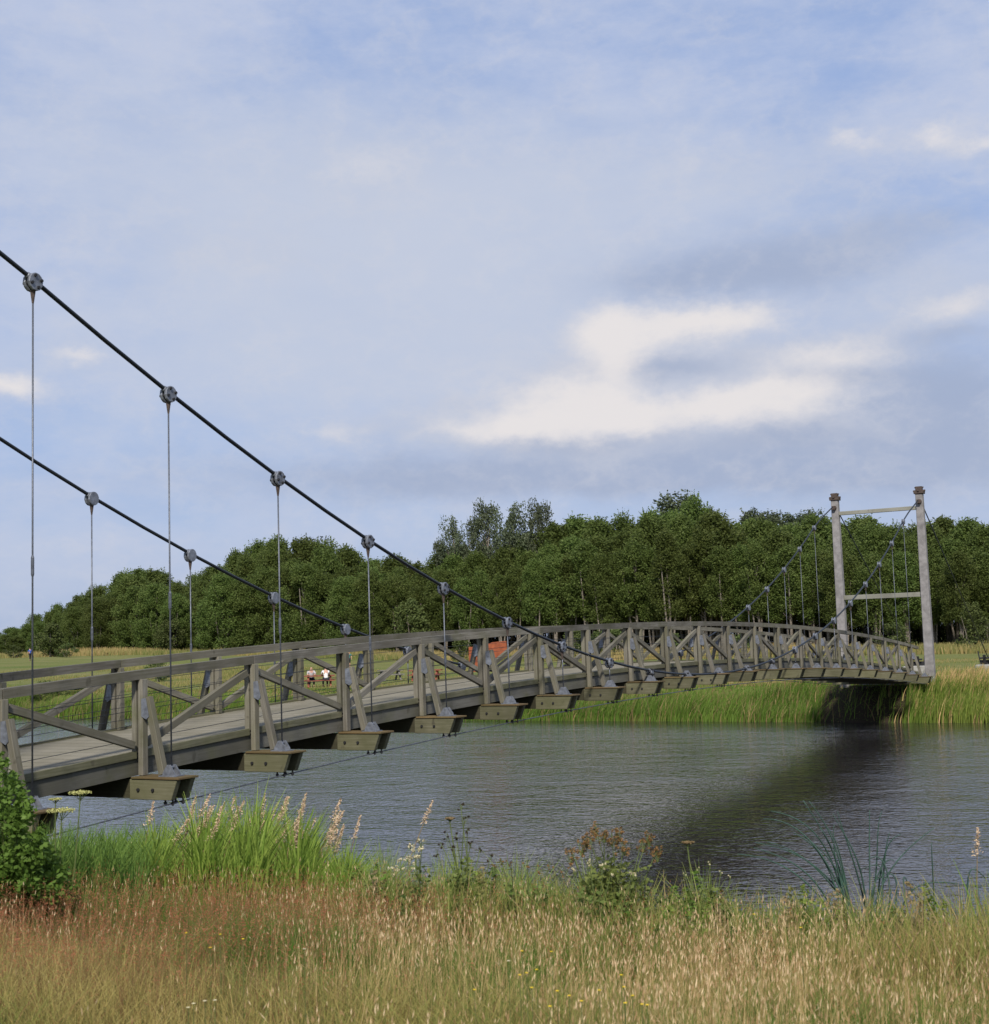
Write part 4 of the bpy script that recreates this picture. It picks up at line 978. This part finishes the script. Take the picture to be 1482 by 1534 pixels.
def mr_(v,a,b,c=0,d=1):
    m_=n.nodes.new('ShaderNodeMapRange'); m_.interpolation_type='SMOOTHSTEP'; n.links.new(v,m_.inputs[0]); m_.inputs[1].default_value=a; m_.inputs[2].default_value=b; m_.inputs[3].default_value=c; m_.inputs[4].default_value=d; return m_.outputs[0]
EXPO=.3
def L(r,g,b_):
    f=lambda c:((c/255+.055)/1.055)**2.4
    return tuple(f(c)/STR/2**EXPO for c in (r,g,b_))
veil=mr_(mth(n,'ADD',wn(5,6,.6,2.2,1.5),mth(n,'MULTIPLY',wn(16,6,.68,2.5,4.2),.35)),.45,.9)
col=mixc(n,.78,sky.outputs[0],L(158,181,226))
col=mixc(n,mth(n,'MULTIPLY',veil,.75),col,L(198,206,227))
pale=total([(430,300,420,190,.85),(700,420,330,200,.7),(60,150,200,130,.3),(1100,280,340,110,.55),(1000,560,600,130,.5),(250,560,380,140,.45),(1420,430,180,60,.5)])
col=mixc(n,mr_(mth(n,'ADD',pale,mth(n,'MULTIPLY',mth(n,'SUBTRACT',wn(13,6,.65,2.0,6.1),.5),.6)),0,1.1,0,.85),col,L(196,204,222))
grey=total([(1180,690,420,50,.7),(800,720,350,30,.5),(1000,550,170,22,.55),(1200,400,330,70,.4),(1330,590,300,80,1.0),(1150,390,230,55,.6),(900,700,500,32,.6),(620,640,120,40,.25),(300,720,500,80,.3),(1480,700,300,80,.6),(1000,430,120,30,.35)])
col=mixc(n,mr_(mth(n,'ADD',grey,mth(n,'MULTIPLY',mth(n,'SUBTRACT',wn(15,6,.62,2.2,8.8),.5),.5)),0.05,1.2,0,.95),col,L(163,176,203))
hz=mr_(el,-.02,.16,1,0)
col=mixc(n,mth(n,'MULTIPLY',hz,.6),col,L(176,189,214))
# cumulus banks: sunlit tops and grey bases are coloured in as separate blobs
BL=[(1010,565,120,40,.45),(1030,560,230,70,.42),(720,665,70,24,.4),(890,668,90,22,.45),(1120,650,90,24,.4),(1200,560,130,60,.3),(830,640,190,40,.3),(750,640,120,38,.85),(860,605,120,58,1.05),(960,640,100,40,.9),(915,535,60,55,.7),(1010,505,120,42,.75),(1170,600,100,50,1.0),(1070,610,90,40,.75),(1230,530,100,28,.6),(1250,640,90,26,.5),(1100,470,80,24,.5),(1400,205,50,20,.55),(1290,215,45,18,.5),(1475,215,50,20,.5),(15,585,60,20,.65),(120,535,50,22,.45),(1430,460,130,32,.6),(490,650,100,26,.42),(540,250,130,45,.4),(380,370,150,45,.35),(600,640,80,30,.35),(1340,330,150,40,.4),(1150,260,160,40,.35)]
def dens(da,de):
    global azw,elw
    sa,se=azw,elw; azw=mth(n,'ADD',sa,da); elw=mth(n,'ADD',se,de)
    t=total(BL); azw,elw=sa,se
    def w2n(scale,off):
        cx=n.nodes.new('ShaderNodeCombineXYZ'); n.links.new(mth(n,'ADD',az,off+da),cx.inputs[0]); n.links.new(mth(n,'MULTIPLY',mth(n,'ADD',el,de),1.5),cx.inputs[1]); cx.inputs[2].default_value=off
        q=n.nodes.new('ShaderNodeTexNoise'); q.inputs['Scale'].default_value=scale; q.inputs['Detail'].default_value=8; q.inputs['Roughness'].default_value=.62
        n.links.new(cx.outputs[0],q.inputs['Vector']); return q.outputs['Fac']
    bil=mth(n,'SUBTRACT',.16,mth(n,'ABSOLUTE',mth(n,'SUBTRACT',w2n(17,4.7),.5)))
    tex=mth(n,'ADD',mth(n,'MULTIPLY',mth(n,'SUBTRACT',w2n(22,2.2),.5),.7),mth(n,'MULTIPLY',bil,1.9))
    return mth(n,'ADD',t,tex),tex
d0,tex=dens(0.,0.)
d0=mth(n,'ADD',d0,mth(n,'MULTIPLY',mth(n,'SUBTRACT',wn(8,5,.6,2.0,5.5),.5),.6))
col=mixc(n,mr_(d0,.0,1.3,0,.8),col,L(194,200,216))
gb=mth(n,'ADD',total([(850,665,170,22,.9),(1190,655,130,22,.9),(985,545,120,22,.85),(1250,565,120,18,.7),(1330,350,150,30,.5),(1420,500,110,18,.6),(700,600,60,20,.3)]),mth(n,'MULTIPLY',tex,.6))
col=mixc(n,mr_(gb,.15,1.2,0,.8),col,L(158,172,200))
HL=[(850,606,125,44,1.05),(750,644,90,24,.85),(950,626,85,32,.9),(915,522,48,46,1.0),(1000,490,115,26,.95),(1100,478,70,18,.7),(1170,596,95,38,1.1),(1070,604,70,28,.8),(1235,527,90,20,.65),(1400,200,32,13,.75),(1290,212,32,11,.75),(1470,212,32,13,.7),(15,582,44,14,.9),(120,532,32,13,.6),(1430,457,80,16,.55),(490,648,60,14,.35),(530,245,90,24,.35)]
hl=mth(n,'ADD',total(HL),mth(n,'MULTIPLY',tex,1.0))
col=mixc(n,mr_(hl,.12,1.45,0,.9),col,L(234,229,228))
n.links.new(col,bg.inputs['Color']); bg.inputs['Strength'].default_value=STR
sd=bpy.data.lights.new('sun','SUN'); sd.energy=3.5; sd.angle=R(5); sd.color=(1,.93,.83)
so=bpy.data.objects.new('sun',sd); C.objects.link(so)
sv=Vector((sh_.x*math.cos(SUNEL),sh_.y*math.cos(SUNEL),math.sin(SUNEL))); so.rotation_euler=sv.to_track_quat('Z','Y').to_euler(); so.location=(0,0,60)
scene.view_settings.view_transform='Standard'; scene.view_settings.look='None'; scene.view_settings.gamma=1; scene.view_settings.exposure=EXPO
scene.render.resolution_x=989; scene.render.resolution_y=1024
scene.render.engine='CYCLES'
for o in bpy.data.objects:
    if '_o' in o: del o['_o']
